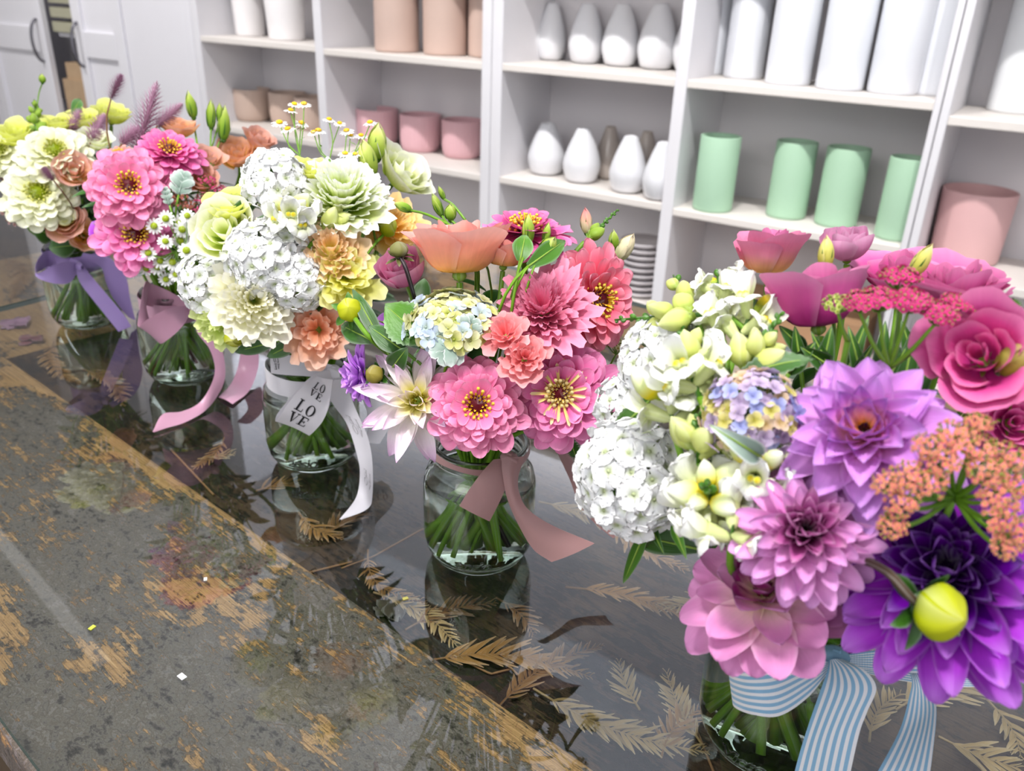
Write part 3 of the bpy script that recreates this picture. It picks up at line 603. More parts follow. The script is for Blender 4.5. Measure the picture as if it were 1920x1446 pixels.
# white printed
MW = satin('white_satin', '#dedbe2', rough=.45); MI = flat_mat('black_print', '#15151a', .6); MG = flat_mat('faded_print', '#a9a6ab', .6)
def letters(root, P, N, v0, u0, dv, du, txt, mat, thick=.0004, side=1, rot=0.0, mir=1):
    """serif capitals laid on the ribbon surface; P grid (along, across)"""
    R_ = lambda x0, y0, x1, y1: [(x0, y0), (x1, y0), (x1, y1), (x0, y1)]
    GL = {'L': [R_(.12, 0, .3, 1), R_(0, .93, .42, 1), R_(0, 0, .72, .07), R_(.66, 0, .72, .3)],
          'E': [R_(.12, 0, .3, 1), R_(0, .93, .7, 1), R_(0, 0, .74, .07), R_(.68, 0, .74, .28), R_(.64, .74, .7, 1), R_(.3, .47, .52, .54), R_(.48, .36, .54, .65)],
          'V': [[(0.06, 1), (.28, 1), (.46, .2), (.4, 0)], [(.4, 0), (.46, 0), (.74, 1), (.68, 1)], R_(-.04, .93, .36, 1), R_(.56, .93, .84, 1)], 'O': [], 'U': [R_(.1, .25, .28, 1), R_(.62, .25, .68, 1), R_(0, .93, .4, 1), R_(.52, .93, .8, 1), [(.1, .25), (.28, .25), (.4, .07), (.3, 0)], [(.3, 0), (.4, .07), (.5, .07), (.55, 0)], [(.55, 0), (.5, .07), (.62, .25), (.68, .25)]],
          'Y': [[(.0, 1), (.22, 1), (.46, .5), (.3, .5)], [(.4, .5), (.46, .5), (.74, 1), (.68, 1)], R_(.3, 0, .47, .52), R_(.2, 0, .58, .07), R_(-.06, .93, .3, 1), R_(.56, .93, .84, 1)]}
    n = 26
    for k in range(n):
        a, b = 2*math.pi*k/n, 2*math.pi*(k+1)/n
        q = lambda a, o: (.4+(.4 if o else .22)*math.cos(a), .5+(.52 if o else .46)*math.sin(a))
        GL['O'].append([q(a, 1), q(b, 1), q(b, 0), q(a, 0)])
    nv, nu = P.shape[:2]
    def S(v, u):
        v = min(max(v, 0), .9999)*(nv-1); u = min(max(u, 0), .9999)*(nu-1); i, j = int(v), int(u); a, b = v-i, u-j
        p = P[i, j]*(1-a)*(1-b)+P[i+1, j]*a*(1-b)+P[i, j+1]*(1-a)*b+P[i+1, j+1]*a*b
        return p+N[i]*thick*side
    g = G()
    for li, line in enumerate(txt.split('/')):
        for ci, ch in enumerate(line):
            for poly in GL[ch]:
                m = 6 if len(poly) == 4 else 1; pts = []
                (x0, y0), (x1, y1), (x2, y2), (x3, y3) = poly
                gr = np.zeros((4, 4, 3))
                for a in range(4):
                    for b in range(4):
                        s, t_ = a/3, b/3
                        x = (x0*(1-s)+x1*s)*(1-t_)+(x3*(1-s)+x2*s)*t_; y = (y0*(1-s)+y1*s)*(1-t_)+(y3*(1-s)+y2*s)*t_
                        X = (ci*.95+x-.9)*mir; Y = -(li*1.18-y+.1)
                        Xr = X*math.cos(rot)-Y*math.sin(rot); Yr = X*math.sin(rot)+Y*math.cos(rot)
                        gr[a, b] = S(v0-Yr*dv, u0+Xr*du)
                g.grid(gr, .5, .5)
    obj('printed_word', g.mesh('printed_word', mat, False), root)
r = ribbon('white ribbon printed with LOVE in black serif capitals on the middle jar', 'b3')
neckband('b3', .074, .097, r, MW, .0372)
o, P, N = ribbon_piece(r, 'neck_wrap', 'b3', [(505, 652), (530, 662), (580, 676), (632, 686)], [(508, 700), (535, 703), (580, 706), (632, 712)], .048, .05, MW, 30, .001, True)
letters(r, P, N, .16, .5, .085, .24, 'LO/VE', MI, .0006, 1, rot=1.45)
letters(r, P, N, .16, .5, .085, .24, 'LO/VE', MI, .0006, -1, rot=1.45)
# front fold of the bow: rises from the turn at the bottom to the knot
o, P, N = ribbon_piece(r, 'bow_loop', 'b3', [(622, 692, .052), (590, 702, .056), (560, 728, .06), (536, 756, .062), (519, 778, .06), (517, 790, .066), (526, 778, .074), (545, 750, .08), (566, 726, .082), (594, 706, .07)],
                       [(632, 708, .052), (622, 730, .056), (618, 760, .06), (606, 786, .062), (592, 806, .06), (580, 817, .066), (592, 806, .074), (606, 788, .08), (616, 762, .082), (624, 712, .07)], 0, 0, MW, 70, .001, True)
for sd in (1, -1): letters(r, P, N, .75, .46, -.085, .3, 'LO/VE', MI, .0007, sd, rot=0)
for sd in (1, -1): letters(r, P, N, .93, .5, -.04, .26, 'LO/VE', MI, .0007, sd, rot=0)
o, P, N = ribbon_piece(r, 'tail', 'b3', [(618, 706), (619, 748), (650, 795), (669, 852), (675, 889), (667, 934), (635, 976)], [(645, 706), (664, 760), (689, 819), (698, 866), (698, 930), (688, 955), (640, 975)], .052, .095, MW, 60, .001, True)
for v in (.3, .62):
    for sd in (1, -1): letters(r, P, N, v, .5, .05, .3, 'LE/VO', MG, .0007, sd, mir=-1)
o, P, N = ribbon_piece(r, 'tail', 'b3', [(652, 708), (684, 760), (690, 800), (686, 830)], [(690, 700), (730, 752), (728, 800), (712, 832)], .0, .02, MW, 40, .001, True)
for sd in (1, -1): letters(r, P, N, .55, .5, .12, .28, 'LO/VE', MG, .0007, sd)
knot(r, MW, onjar('b3', 628, 698, .052), .006)
# dusty pink
MP = satin('dusty_pink_satin', '#c493ab', rough=.36)
r = ribbon('dusty pink satin ribbon with a long curling tail', 'b2')
neckband('b2', .076, .097, r, MP)
ribbon_piece(r, 'bow_loop', 'b2', [(352, 566, .045), (315, 545, .03), (284, 532, .03), (272, 530, .04), (262, 580, .055), (259, 612, .062), (280, 597, .07), (318, 578, .065), (356, 572, .05)],
             [(352, 586, .045), (315, 580, .03), (284, 575, .03), (272, 576, .04), (284, 610, .055), (298, 643, .062), (316, 636, .07), (342, 612, .065), (358, 586, .05)], 0, 0, MP, 80, .001)
ribbon_piece(r, 'tail', 'b2', [(360, 575), (366, 600), (370, 624), (393, 655), (403, 690), (396, 722), (373, 756), (340, 772), (305, 777), (286, 810)], [(374, 575), (384, 600), (407, 633), (420, 672), (421, 712), (404, 748), (380, 774), (345, 793), (315, 802), (288, 811)], .045, .12, MP, 70, .001)
ribbon_piece(r, 'tail', 'b2', [(420, 590), (445, 620), (451, 646), (448, 680), (435, 717), (410, 745)], [(445, 580), (472, 610), (483, 649), (484, 689), (467, 733), (436, 758)], .0, .05, MP, 50, .001)
knot(r, MP, onjar('b2', 360, 576, .05), .0055)
# lavender
ML = satin('lavender_satin', '#a48cc8', rough=.34)
r = ribbon('lavender satin ribbon tied in a bow on the far left jar', 'b1')
neckband('b1', .076, .097, r, ML)
ribbon_piece(r, 'bow_loop', 'b1', [(148, 490, .045), (118, 478, .03), (90, 470, .03), (74, 482, .045), (66, 502, .06), (72, 512, .066), (100, 498, .068), (128, 490, .06), (146, 494, .05)],
             [(146, 508, .045), (118, 505, .03), (92, 500, .03), (76, 508, .045), (66, 514, .06), (76, 524, .066), (104, 532, .068), (130, 530, .06), (146, 510, .05)], 0, 0, ML, 80, .001)
ribbon_piece(r, 'tail', 'b1', [(138, 496), (150, 530), (174, 562), (199, 593), (222, 622)], [(152, 494), (180, 528), (204, 556), (232, 590), (246, 612)], .05, .06, ML, 50, .001)
ribbon_piece(r, 'tail', 'b1', [(150, 484), (188, 500), (199, 531), (214, 562), (240, 594)], [(156, 474), (208, 486), (236, 520), (244, 560), (254, 600)], .045, .03, ML, 50, .001)
knot(r, ML, onjar('b1', 148, 500, .052), .0055)
# ------------------------------------------------------------------ flower parts
rg = np.random.default_rng(5)
U01 = lambda a=0, b=1: rg.uniform(a, b)
def rotz(P, a):
    c, s = math.cos(a), math.sin(a); Q = P.copy(); Q[..., 0] = P[..., 0]*c-P[..., 1]*s; Q[..., 1] = P[..., 0]*s+P[..., 1]*c; return Q
def blade(g, az, r0, z0, L, W, e0, e1, base=.3, tm=.6, tip=2.0, cup=.0, ruf=0.0, rf=6, curl=1.0, tw=0.0, nu=6, nv=9, serr=0.0, var=None, t0=0.0, t1=1.0, side=0.0, fold=0.0):
    """one petal or leaf: bends from elevation e0 to e1, cupped across, round or pointed tip"""
    v = np.sin(.5*math.pi*np.linspace(0, 1, nv+1))**1.15 if not serr else np.linspace(0, 1, nv+1); u = np.linspace(-1, 1, nu+1); dv = np.diff(v)
    e = e0+(e1-e0)*v**curl; ds = L*dv
    r = r0+np.concatenate([[0], np.cumsum(np.cos((e[1:]+e[:-1])/2)*ds)]); z = z0+np.concatenate([[0], np.cumsum(np.sin((e[1:]+e[:-1])/2)*ds)])
    wv = np.where(v < tm, base+(1-base)*np.sin(.5*math.pi*v/tm), np.maximum(1-(np.maximum(v-tm, 0)/(1-tm))**tip, 0)**(.5 if tip >= 1.8 else .8)); wv[-1] = max(wv[-1], .03)
    w = W*.5*wv
    if serr: w = w*(1+serr*((np.arange(nv+1) % 2)-.5))
    Uu, Vv = np.meshgrid(u, v)
    lat = Uu*w[:, None]; ph = U01(0, 6.28)
    nz = cup*(Uu**2)*w[:, None]*1.2+fold*np.abs(Uu)*w[:, None]+ruf*L*Vv**2*np.abs(Uu)**.7*np.sin(rf*(Vv*2+Uu*1.3)+ph)+ruf*.5*L*Vv**3*np.sin(rf*1.3*Uu+ph)
    lat = lat*(1-.25*abs(cup)*Uu**2)
    if serr and nu >= 8:
        sh = serr*L*.35*((np.arange(nu+1) % 2)-.5)[None, :]*np.clip((Vv-.75)*4, 0, 1)
    else: sh = 0
    ex = np.cos(e)[:, None]; ez = np.sin(e)[:, None]
    X = r[:, None]-nz*ez+sh*ex; Z = z[:, None]+nz*ex+sh*ez; Y = lat+side*Vv**2*L
    if tw:
        a = tw*Vv; Y, Z = Y*np.cos(a), Z+lat*np.sin(a)
    P = rotz(np.stack([X, Y, Z], -1), az)
    g.grid(P, t0+(t1-t0)*Vv, U01() if var is None else var)
def cup_petal(g, R, H, phi, span, p1, p2, ruf=0.0, rf=7, flare=0.0, tipr=.25, off=.04, nu=14, nv=10, r0=.08, var=None, close=0.0, zlean=0.0, point=0.0):
    v = np.linspace(0, 1, nv+1); u = np.linspace(-1, 1, nu+1); Uu, Vv = np.meshgrid(u, v); ph = U01(0, 6.28); ph2 = U01(0, 6.28)
    T = Vv*(1-tipr*np.abs(Uu)**2.6*Vv)+point*np.maximum(0, 1-np.abs(Uu)*2.2)**1.5*Vv**4
    T = T*(1+ruf*.9*Vv**3*np.sin(2.6*Uu+ph2))
    wob = (np.sin(rf*Uu+ph)+.6*np.sin(rf*1.9*Uu+ph*2+Vv*2)+.8*np.sin(2.3*Uu+ph2))*ruf*T**3
    bulge = .5*ruf*np.sin(math.pi*Vv)*np.cos(3.2*Uu+ph2)
    r = R*(r0+(1-r0)*T**p1)*(1+off*Uu)+R*flare*np.clip(T-.6, 0, 1)**2*5-R*close*T**3
    z = H*T**p2-H*flare*np.clip(T-.75, 0, 1)**2*4+zlean*Uu
    r = r+R*(wob+bulge); z = z+H*wob*.45
    a = phi+Uu*span*(.6+.4*np.minimum(T, 1)**.5)
    g.grid(np.stack([r*np.cos(a), r*np.sin(a), z], -1), np.minimum(Vv, 1), U01() if var is None else var)
def egg(g, r, h, c=(0, 0, 0), n=12, m=9, t=None, b=.5, twist=0.0, ribs=0, amp=0, pt=1.0):
    v = np.linspace(0, 1, m+1); a = np.arange(n)*2*math.pi/n
    rr = r*np.sin(math.pi*v**pt)**.75; A = a[None]+twist*v[:, None]; k = 1+(amp*np.cos(ribs*a)[None] if ribs else 0)
    P = np.stack([rr[:, None]*np.cos(A)*k+c[0], rr[:, None]*np.sin(A)*k+c[1], (h*v)[:, None]+0*A+c[2]], -1)
    g.grid(P, (v[:, None] if t is None else t), b, wrap=True)
def rings(g, layers, R):
    k0 = 0
    for ly in layers:
        n, r0, z0, L, W, e0, e1 = ly[:7]; kw = dict(ly[7]) if len(ly) > 7 else {}; jz = kw.pop('jz', .12); jl = kw.pop('jl', .08)
        for i in range(n):
            a = 2*math.pi*(i+.5*(k0 % 2)+U01(-.16, .16))/n+k0*.7
            j = U01(-jz, jz)
            blade(g, a, r0*R, z0*R, L*R*(1+U01(-jl, jl)), W*R*U01(.9, 1.1), e0+j, e1+j*1.3, side=U01(-.14, .14), **(dict(kw, tw=U01(-.35, .35)) if kw.get('tw') == 'r' else kw))
        k0 += 1
# palettes ---------------------------------------------------------------
def pm(name, *c, **k): return _pm[name] if not c else petal_mat(name, [(i/(len(c)-1), x) for i, x in enumerate(c)], **k)
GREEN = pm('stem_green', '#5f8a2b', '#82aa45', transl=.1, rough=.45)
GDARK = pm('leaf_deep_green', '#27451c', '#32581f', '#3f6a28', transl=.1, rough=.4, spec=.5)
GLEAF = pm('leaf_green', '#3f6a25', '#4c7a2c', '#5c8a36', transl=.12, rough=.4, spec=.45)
GLIME = pm('bud_lime', '#8fb04a', '#b9cf62', '#dbe08a', transl=.25)
GCUP = pm('calyx_green', '#6e8f3c', '#8fae4c', '#a3bd57', transl=.15)
YEL = pm('stamen_yellow', '#c98a1e', '#f0bf3a', '#f7dd72', transl=.1, var=.3)
MIL = pm('felted_grey', '#74887c', '#95a79c', '#c3cec8', transl=.05, rough=.9, spec=.1, bump=.6, edge=.5)
BROWN = pm('dark_calyx', '#2d2a18', '#4a4a26', '#6b6a36', transl=.05)

def stem(root, MW, key, radius=.0019, mat=None, base=(0, 0, -.004), idx=[0], name='stem', inside=True, bow=.25):
    """from the head down through the neck of the jar to its floor"""
    J = JARS[key]; c = J['c']; idx[0] += 1; i = idx[0]
    p0 = np.array(MW @ Vector(base)); n = -np.array(MW.to_3x3() @ Vector((0, 0, 1)))
    rad = .0235*math.sqrt(((i*.618) % 1)*.9+.05); out = p0-c; a = math.atan2(out[1], out[0])+U01(-.5, .5)
    q = c+[rad*math.cos(a), rad*math.sin(a), .101]; a2 = a+math.pi+U01(-.7, .7); rb = U01(.004, .034)
    e = c+[rb*math.cos(a2), rb*math.sin(a2), .0125]; dd = np.linalg.norm(p0-q)
    m1 = p0+n*dd*.3; m2 = q+np.array([(q-c)[0]*.6, (q-c)[1]*.6, .25*dd])
    if m1[2] < .1 : m1[2] = .1+.3*(m1[2]-.1)
    t = np.linspace(0, 1, 12)[:, None]; B = (1-t)**3*p0+3*(1-t)**2*t*m1+3*(1-t)*t*t*m2+t**3*q
    tail = np.array([q*(1-s)+e*s+np.array([0, 0, 0]) for s in np.linspace(.15, 1, 6)])
    P = np.concatenate([B, tail]) if inside else B
    inv = np.array(MW.inverted()); P = P @ inv[:3, :3].T+inv[:3, 3]
    g = G(); g.tube(P, np.linspace(radius*.8, radius*1.15, len(P)), 7, t=.5, b=U01())
    return obj(name, g.mesh(name, mat or GREEN), root)

def zinnia(root, R, col, open_=0.0, centre='yellow', n=17, rows=5, ctr=.27):
    g = G(); Ls = []
    for k in range(rows):
        f = k/(rows-1); Ls.append((int(n*(1-.28*f)), .13, -.03+.04*k, .92-.5*f, .4-.13*f, -.2+open_+.62*f, .06+open_+.62*f-.3*(1-f), dict(base=.22, tm=.7, tip=2.6, cup=(.28, -.25, .15)[k % 3], ruf=.012, nv=9, jz=.13, jl=.1)))
    rings(g, Ls, R); obj('petals', g.mesh('petals', col), root)
    g = G(); egg(g, R*ctr*.85, R*.3, (0, 0, -.02*R), 16, 8, t=.0, b=.3); m_c = pm('zinnia_disc_green', '#8a9a2a', '#b5b93c', '#d6cf6a') if centre == 'green' else pm('zinnia_disc_red', '#5a1220', '#8c2434', '#a84a3a')
    obj('flower_centre', g.mesh('flower_centre', m_c), root)
    g = G(); N = 54
    for i in range(N):
        f = i/N; a = i*2.4; rr = R*ctr*(.3+.75*math.sqrt(f)); lg = centre == 'long' and f > .62
        ln = R*U01(.3, .46) if lg else R*U01(.1, .17)
        e = U01(.6, .95) if lg else 1.4-.75*f
        z0 = R*.17*(1-f*f)+R*(.1 if lg else .04)
        blade(g, a, rr*.85, z0, ln, R*(.07 if lg else .05), e, e-(.75 if lg else .35), base=.5, tm=.85, tip=2.4, cup=.7, nu=3, nv=4, t0=.35 if lg else 0)
        if f > .3 and not lg:
            x = rr*.85+ln*math.cos(e-.1); z = z0+ln*math.sin(e-.15); egg(g, R*.036, R*.07, (x*math.cos(a), x*math.sin(a), z-R*.03), 6, 4, t=.8, b=U01())
    obj('disc_florets', g.mesh('disc_florets', YEL if centre == 'yellow' else pm('stamen_cream', '#c9a03c', '#ead27c', '#f5eab8') if centre == 'long' else pm('stamen_lime', '#9aa82e', '#c4c84a', '#e8e59a')), root)
    g = G(); egg(g, R*.28, R*.3, (0, 0, -R*.25), 12, 6, t=.4); obj('calyx', g.mesh('calyx', GCUP), root)
def dahlia(root, R, outer, inner, centre, rows=7, n=11, tip=1.5, wide=.4, openc=.2, cup=.35, loose=.14, n_in=3, lift=0.0, cm=None):
    go, gi = G(), G()
    for k in range(rows):
        f = k/(rows-1)
        L_ = (max(5, int(n*(1-.35*f))), .07+.03*(1-f), -.08+.06*k, 1.0-.62*f**1.15, wide*(1-.42*f), lift-.15+1.15*f, lift+.0+1.35*f-.25*(1-f), dict(base=.3, tm=.52, tip=tip, cup=cup+.25*f, nv=9, nu=6, jz=loose, jl=.12, ruf=.018, tw='r'))
        rings(gi if k >= rows-n_in else go, [L_], R)
    obj('outer_petals', go.mesh('outer_petals', outer), root); obj('inner_petals', gi.mesh('inner_petals', inner), root)
    g = G()
    for i in range(26):
        a = i*2.4; rr = R*openc*.5*math.sqrt(i/26); blade(g, a, rr, R*.16, R*U01(.14, .24), R*.07, 1.45-.4*i/26, 1.5, base=.5, tm=.6, tip=1.5, cup=.7, nu=2, nv=4)
    egg(g, R*openc*.55, R*.26, (0, 0, -.02), 10, 6, t=.2); obj('flower_centre', g.mesh('flower_centre', centre), root)
    g = G(); egg(g, R*.2, R*.3, (0, 0, -R*.25), 12, 6, t=.4); obj('calyx', g.mesh('calyx', cm or GCUP), root)
def rose(root, R, col, H=1.0, rows=4, n=3, ruf=.03, open_=1.0, flare=.12, sep=True, inner=None, tight=.3, closed=0.0, span=1.15):
    g = G(); gi = G()
    for k in range(rows):
        f = k/max(1, rows-1); nn = n+(1 if k < 1 else 0)
        for i in range(nn):
            gg = gi if (inner is not None and k >= rows/2) else g
            cup_petal(gg, R*(1-(1-tight)*f)*U01(.94, 1.05), R*H*(1.0+.05*f)*U01(.84, 1.08), 2*math.pi*i/nn+k*1.1+U01(-.25, .25), span*(1 if nn > 3 else 1.1), .5+.15*(1-open_), 1.4, ruf=(ruf+.012)*(1-.3*f), rf=6+U01(-1, 1), flare=flare*(1-f)*open_*U01(.5, 1.5), off=.1, close=closed+.1*f, r0=.1)
    obj('petals', g.mesh('petals', col), root)
    if gi.n: obj('inner_petals', gi.mesh('inner_petals', inner), root)
    g = G()
    for i in range(5): blade(g, i*1.2566, R*.07, -R*.05, R*.62, R*.13, .6, 1.3, base=.7, tm=.3, tip=1.2, cup=.4, nu=4, nv=6)
    egg(g, R*.16, R*.3, (0, 0, -R*.2), 10, 6, t=.4); obj('calyx', g.mesh('calyx', GCUP), root)
def ruffled(root, R, col, rows=6, n=6, H=.75, ruf=.1, rf=11, tight=.25, span=.75, inner=None, flat=0.0):
    g, gi = G(), G()
    for k in range(rows):
        f = k/(rows-1)
        for i in range(n):
            cup_petal(gi if inner is not None and f > .55 else g, R*(1-(1-tight)*f**.9)*U01(.92, 1.06), R*H*(.35+.75*f**.8)*(1-flat*.3)*U01(.9, 1.08), 2*math.pi*i/n+k*.9+U01(-.25, .25), span, .75, 1.3-.3*f, ruf=ruf, rf=rf*1.2+U01(-1.5, 1.5), flare=.05*(1-f), tipr=.12, off=.05, nu=26, nv=9, r0=.06)
    obj('petals', g.mesh('petals', col), root)
    if gi.n: obj('inner_petals', gi.mesh('inner_petals', inner), root)
    g = G(); egg(g, R*.2, R*.4, (0, 0, -R*.3), 12, 6, t=.4)
    for i in range(5): blade(g, i*1.2566, R*.08, -R*.1, R*.5, R*.12, .5, 1.1, base=.7, tm=.3, tip=1.2, nu=4, nv=5)
    obj('calyx', g.mesh('calyx', GCUP), root)
# small florets ------------------------------------------------------------
_fl = {}
def floret(kind, mat, v):
    key = (kind, mat.name, v)
    if key in _fl: return _fl[key]
    g = G()
    if kind == 'william':
        for i in range(5): blade(g, i*1.2566+U01(-.1, .1), .08, 0, .92, 1.0, .3+U01(-.1, .1), U01(-.25, .12), base=.12, tm=.86, tip=3.6, cup=U01(-.25, .15), ruf=.06, nu=14, nv=7, serr=.3, rf=7)
        g.tube([(0, 0, -.9), (0, 0, 0.02)], [.1, .12], 6, t=0)
    elif kind == 'hydrangea':
        for i in range(4): blade(g, i*1.5708+U01(-.12, .12), .03, U01(0, .1), .95, 1.0, .35, U01(-.1, .25), base=.3, tm=.62, tip=2.1, cup=.18, ruf=.03, nu=6, nv=6)
        egg(g, .12, .2, (0, 0, 0), 8, 5, t=.05); g.tube([(0, 0, -1), (0, 0, 0)], .05, 5, t=0)
    elif kind == 'yarrow':
        for i in range(5): blade(g, i*1.2566, .2, .1, .75, .8, .3, -.1, base=.5, tm=.6, tip=2.4, nu=3, nv=3, t0=.4, t1=1)
        egg(g, .35, .8, (0, 0, -.2), 7, 5, t=.12); egg(g, .42, .9, (0, 0, -.95), 7, 5, t=0)
    elif kind == 'daisy':
        for i in range(13): blade(g, i*.4833+U01(-.06, .06), .3, 0, .72, .3, U01(-.25, .1), U01(-.5, -.1), base=.6, tm=.6, tip=2.3, nu=3, nv=4)
    me = g.mesh('floret_'+kind, mat); _fl[key] = me; return me
def dome_dirs(n, cap):
    i = np.arange(n)+.5; z = 1-(1-math.cos(cap))*i/n; a = i*2.39996; r = np.sqrt(1-z*z)
    return np.stack([r*np.cos(a), r*np.sin(a), z], 1)
def head_of(root, R, kind, mats, n, s, cap=1.5, flat=.75, stalks=True, name='floret', jit=.12, under=GLEAF):
    """florets over a dome, every one an object of its own on its stalk"""
    D = dome_dirs(n, cap); cen = np.array([0, 0, -R*flat*.55]); g = G()
    for i, d in enumerate(D):
        p = d*np.array([1, 1, flat])*R*(1+U01(-jit, jit)*.6)+cen*.6
        nn = d*np.array([.9, .9, 1.1])+rg.normal(size=3)*.16
        M = frame(p, nn, U01(0, 6.28)) @ Matrix.Scale(s*R*U01(.88, 1.12), 4)
        obj(name, floret(kind, mats[int(U01(0, len(mats)))], i % 3), root, M)
        if stalks and i % 2 == 0: g.tube([p*.98, p*.5+[0, 0, -R*.25], (0, 0, -R*.9)], R*.022, 5, t=.5)
    if stalks:
        for i in range(7): blade(g, i*.9, R*.1, -R*.55, R*.85, R*.22, .3, .8, base=.5, tm=.4, tip=1.3, nu=4, nv=5)
        obj('stalks', g.mesh('stalks', under), root)
def snap_floret(mat, v=0):
    k = ('snap', mat.name, v)
    if k in _fl: return _fl[k]
    g = G(); g.lathe([(.12, -.1), (.22, .1), (.27, .5), (.32, .8), (.34, .9)], 12, t=.42, b=.4)
    for a, l in ((1.1, 1.05), (2.04, 1.05)): blade(g, a, .2, .8, l*U01(.9, 1.1), 1.15, 1.45, .75+U01(-.35, .3), base=.55, tm=.55, tip=2.3, cup=.45, ruf=.09, nu=8, nv=9, t0=.4, t1=1.0)
    for a, l in ((-1.57, .8), (-.5, .8), (-2.64, .8)): blade(g, a, .22, .78, l*U01(.85, 1.1), .95, .9, -.75+U01(-.25, .25), base=.6, tm=.5, tip=2.3, cup=-.35, ruf=.08, nu=8, nv=9, t0=.42, t1=1.0)
    for x in (-.13, .13):
        h = G(); egg(h, .19, .42, (x, -.14, .72), 10, 7, t=np.array([.6, .6, .62, .6, .5, .38, .22, .2])[:, None]); g.join(h)
    me = g.mesh('snapdragon_blossom', mat); _fl[k] = me; return me
def bud_mesh(mat, v=0, lime=True):
    k = ('sbud', mat.name, v)
    if k in _fl: return _fl[k]
    g = G(); egg(g, .44, 1.35, (0, 0, .1), 12, 8, t=np.linspace(.0 if lime else .3, .75, 9)[:, None], twist=.8, ribs=3, amp=.1, pt=.8)
    for i in range(4): blade(g, i*1.57, .1, 0, .42, .3, .8, 1.35, base=.7, tm=.4, tip=1.3, cup=.4, nu=3, nv=4, t0=0, t1=.05)
    me = g.mesh('snapdragon_bud', mat); _fl[k] = me; return me
def snapdragon(root, L, s, mat, n_open, n_bud, greens=7, lean=.9):
    """a spike along local z: open blossoms low, buds above, a green tip"""
    g = G(); N = n_open+n_bud+greens
    for i in range(N):
        f = i/N; a = i*2.4+.4; z = L*(f**.95)
        if i < n_open: me, nm, sc, el = snap_floret(mat, i % 3), 'blossom', s*U01(.9, 1.1), lean
        elif i < n_open+n_bud: me, nm, sc, el = bud_mesh(mat, i % 2), 'bud', s*(1.15-.6*(i-n_open)/max(1, n_bud)), lean*.8
        else:
            h = G(); sc = s*.32*(1-.5*(i-n_open-n_bud)/greens); egg(h, .5*sc, 1.5*sc, (0, 0, 0), 7, 5, t=.6, b=U01())
            g.join(h, frame((.18*sc*math.cos(a), .18*sc*math.sin(a), z), (math.cos(a)*.5, math.sin(a)*.5, 1))); continue
        d = Vector((math.cos(a)*math.sin(el), math.sin(a)*math.sin(el), math.cos(el)))
        # the blossom's upper lip looks to the tip
        y = (Vector((0, 0, 1))-d*d.z).normalized(); x = y.cross(d); M = Matrix((x, y, d)).transposed().to_4x4() @ Matrix.Scale(sc, 4); M.translation = d*s*.12+Vector((0, 0, z))
        obj(nm, me, root, M)
    g.tube([(0, 0, -.1*L), (0, 0, L*.5), (0, 0, L*.98)], [s*.11, s*.09, s*.05], 7, t=.4)
    obj('spike', g.mesh('spike', GLEAF), root)
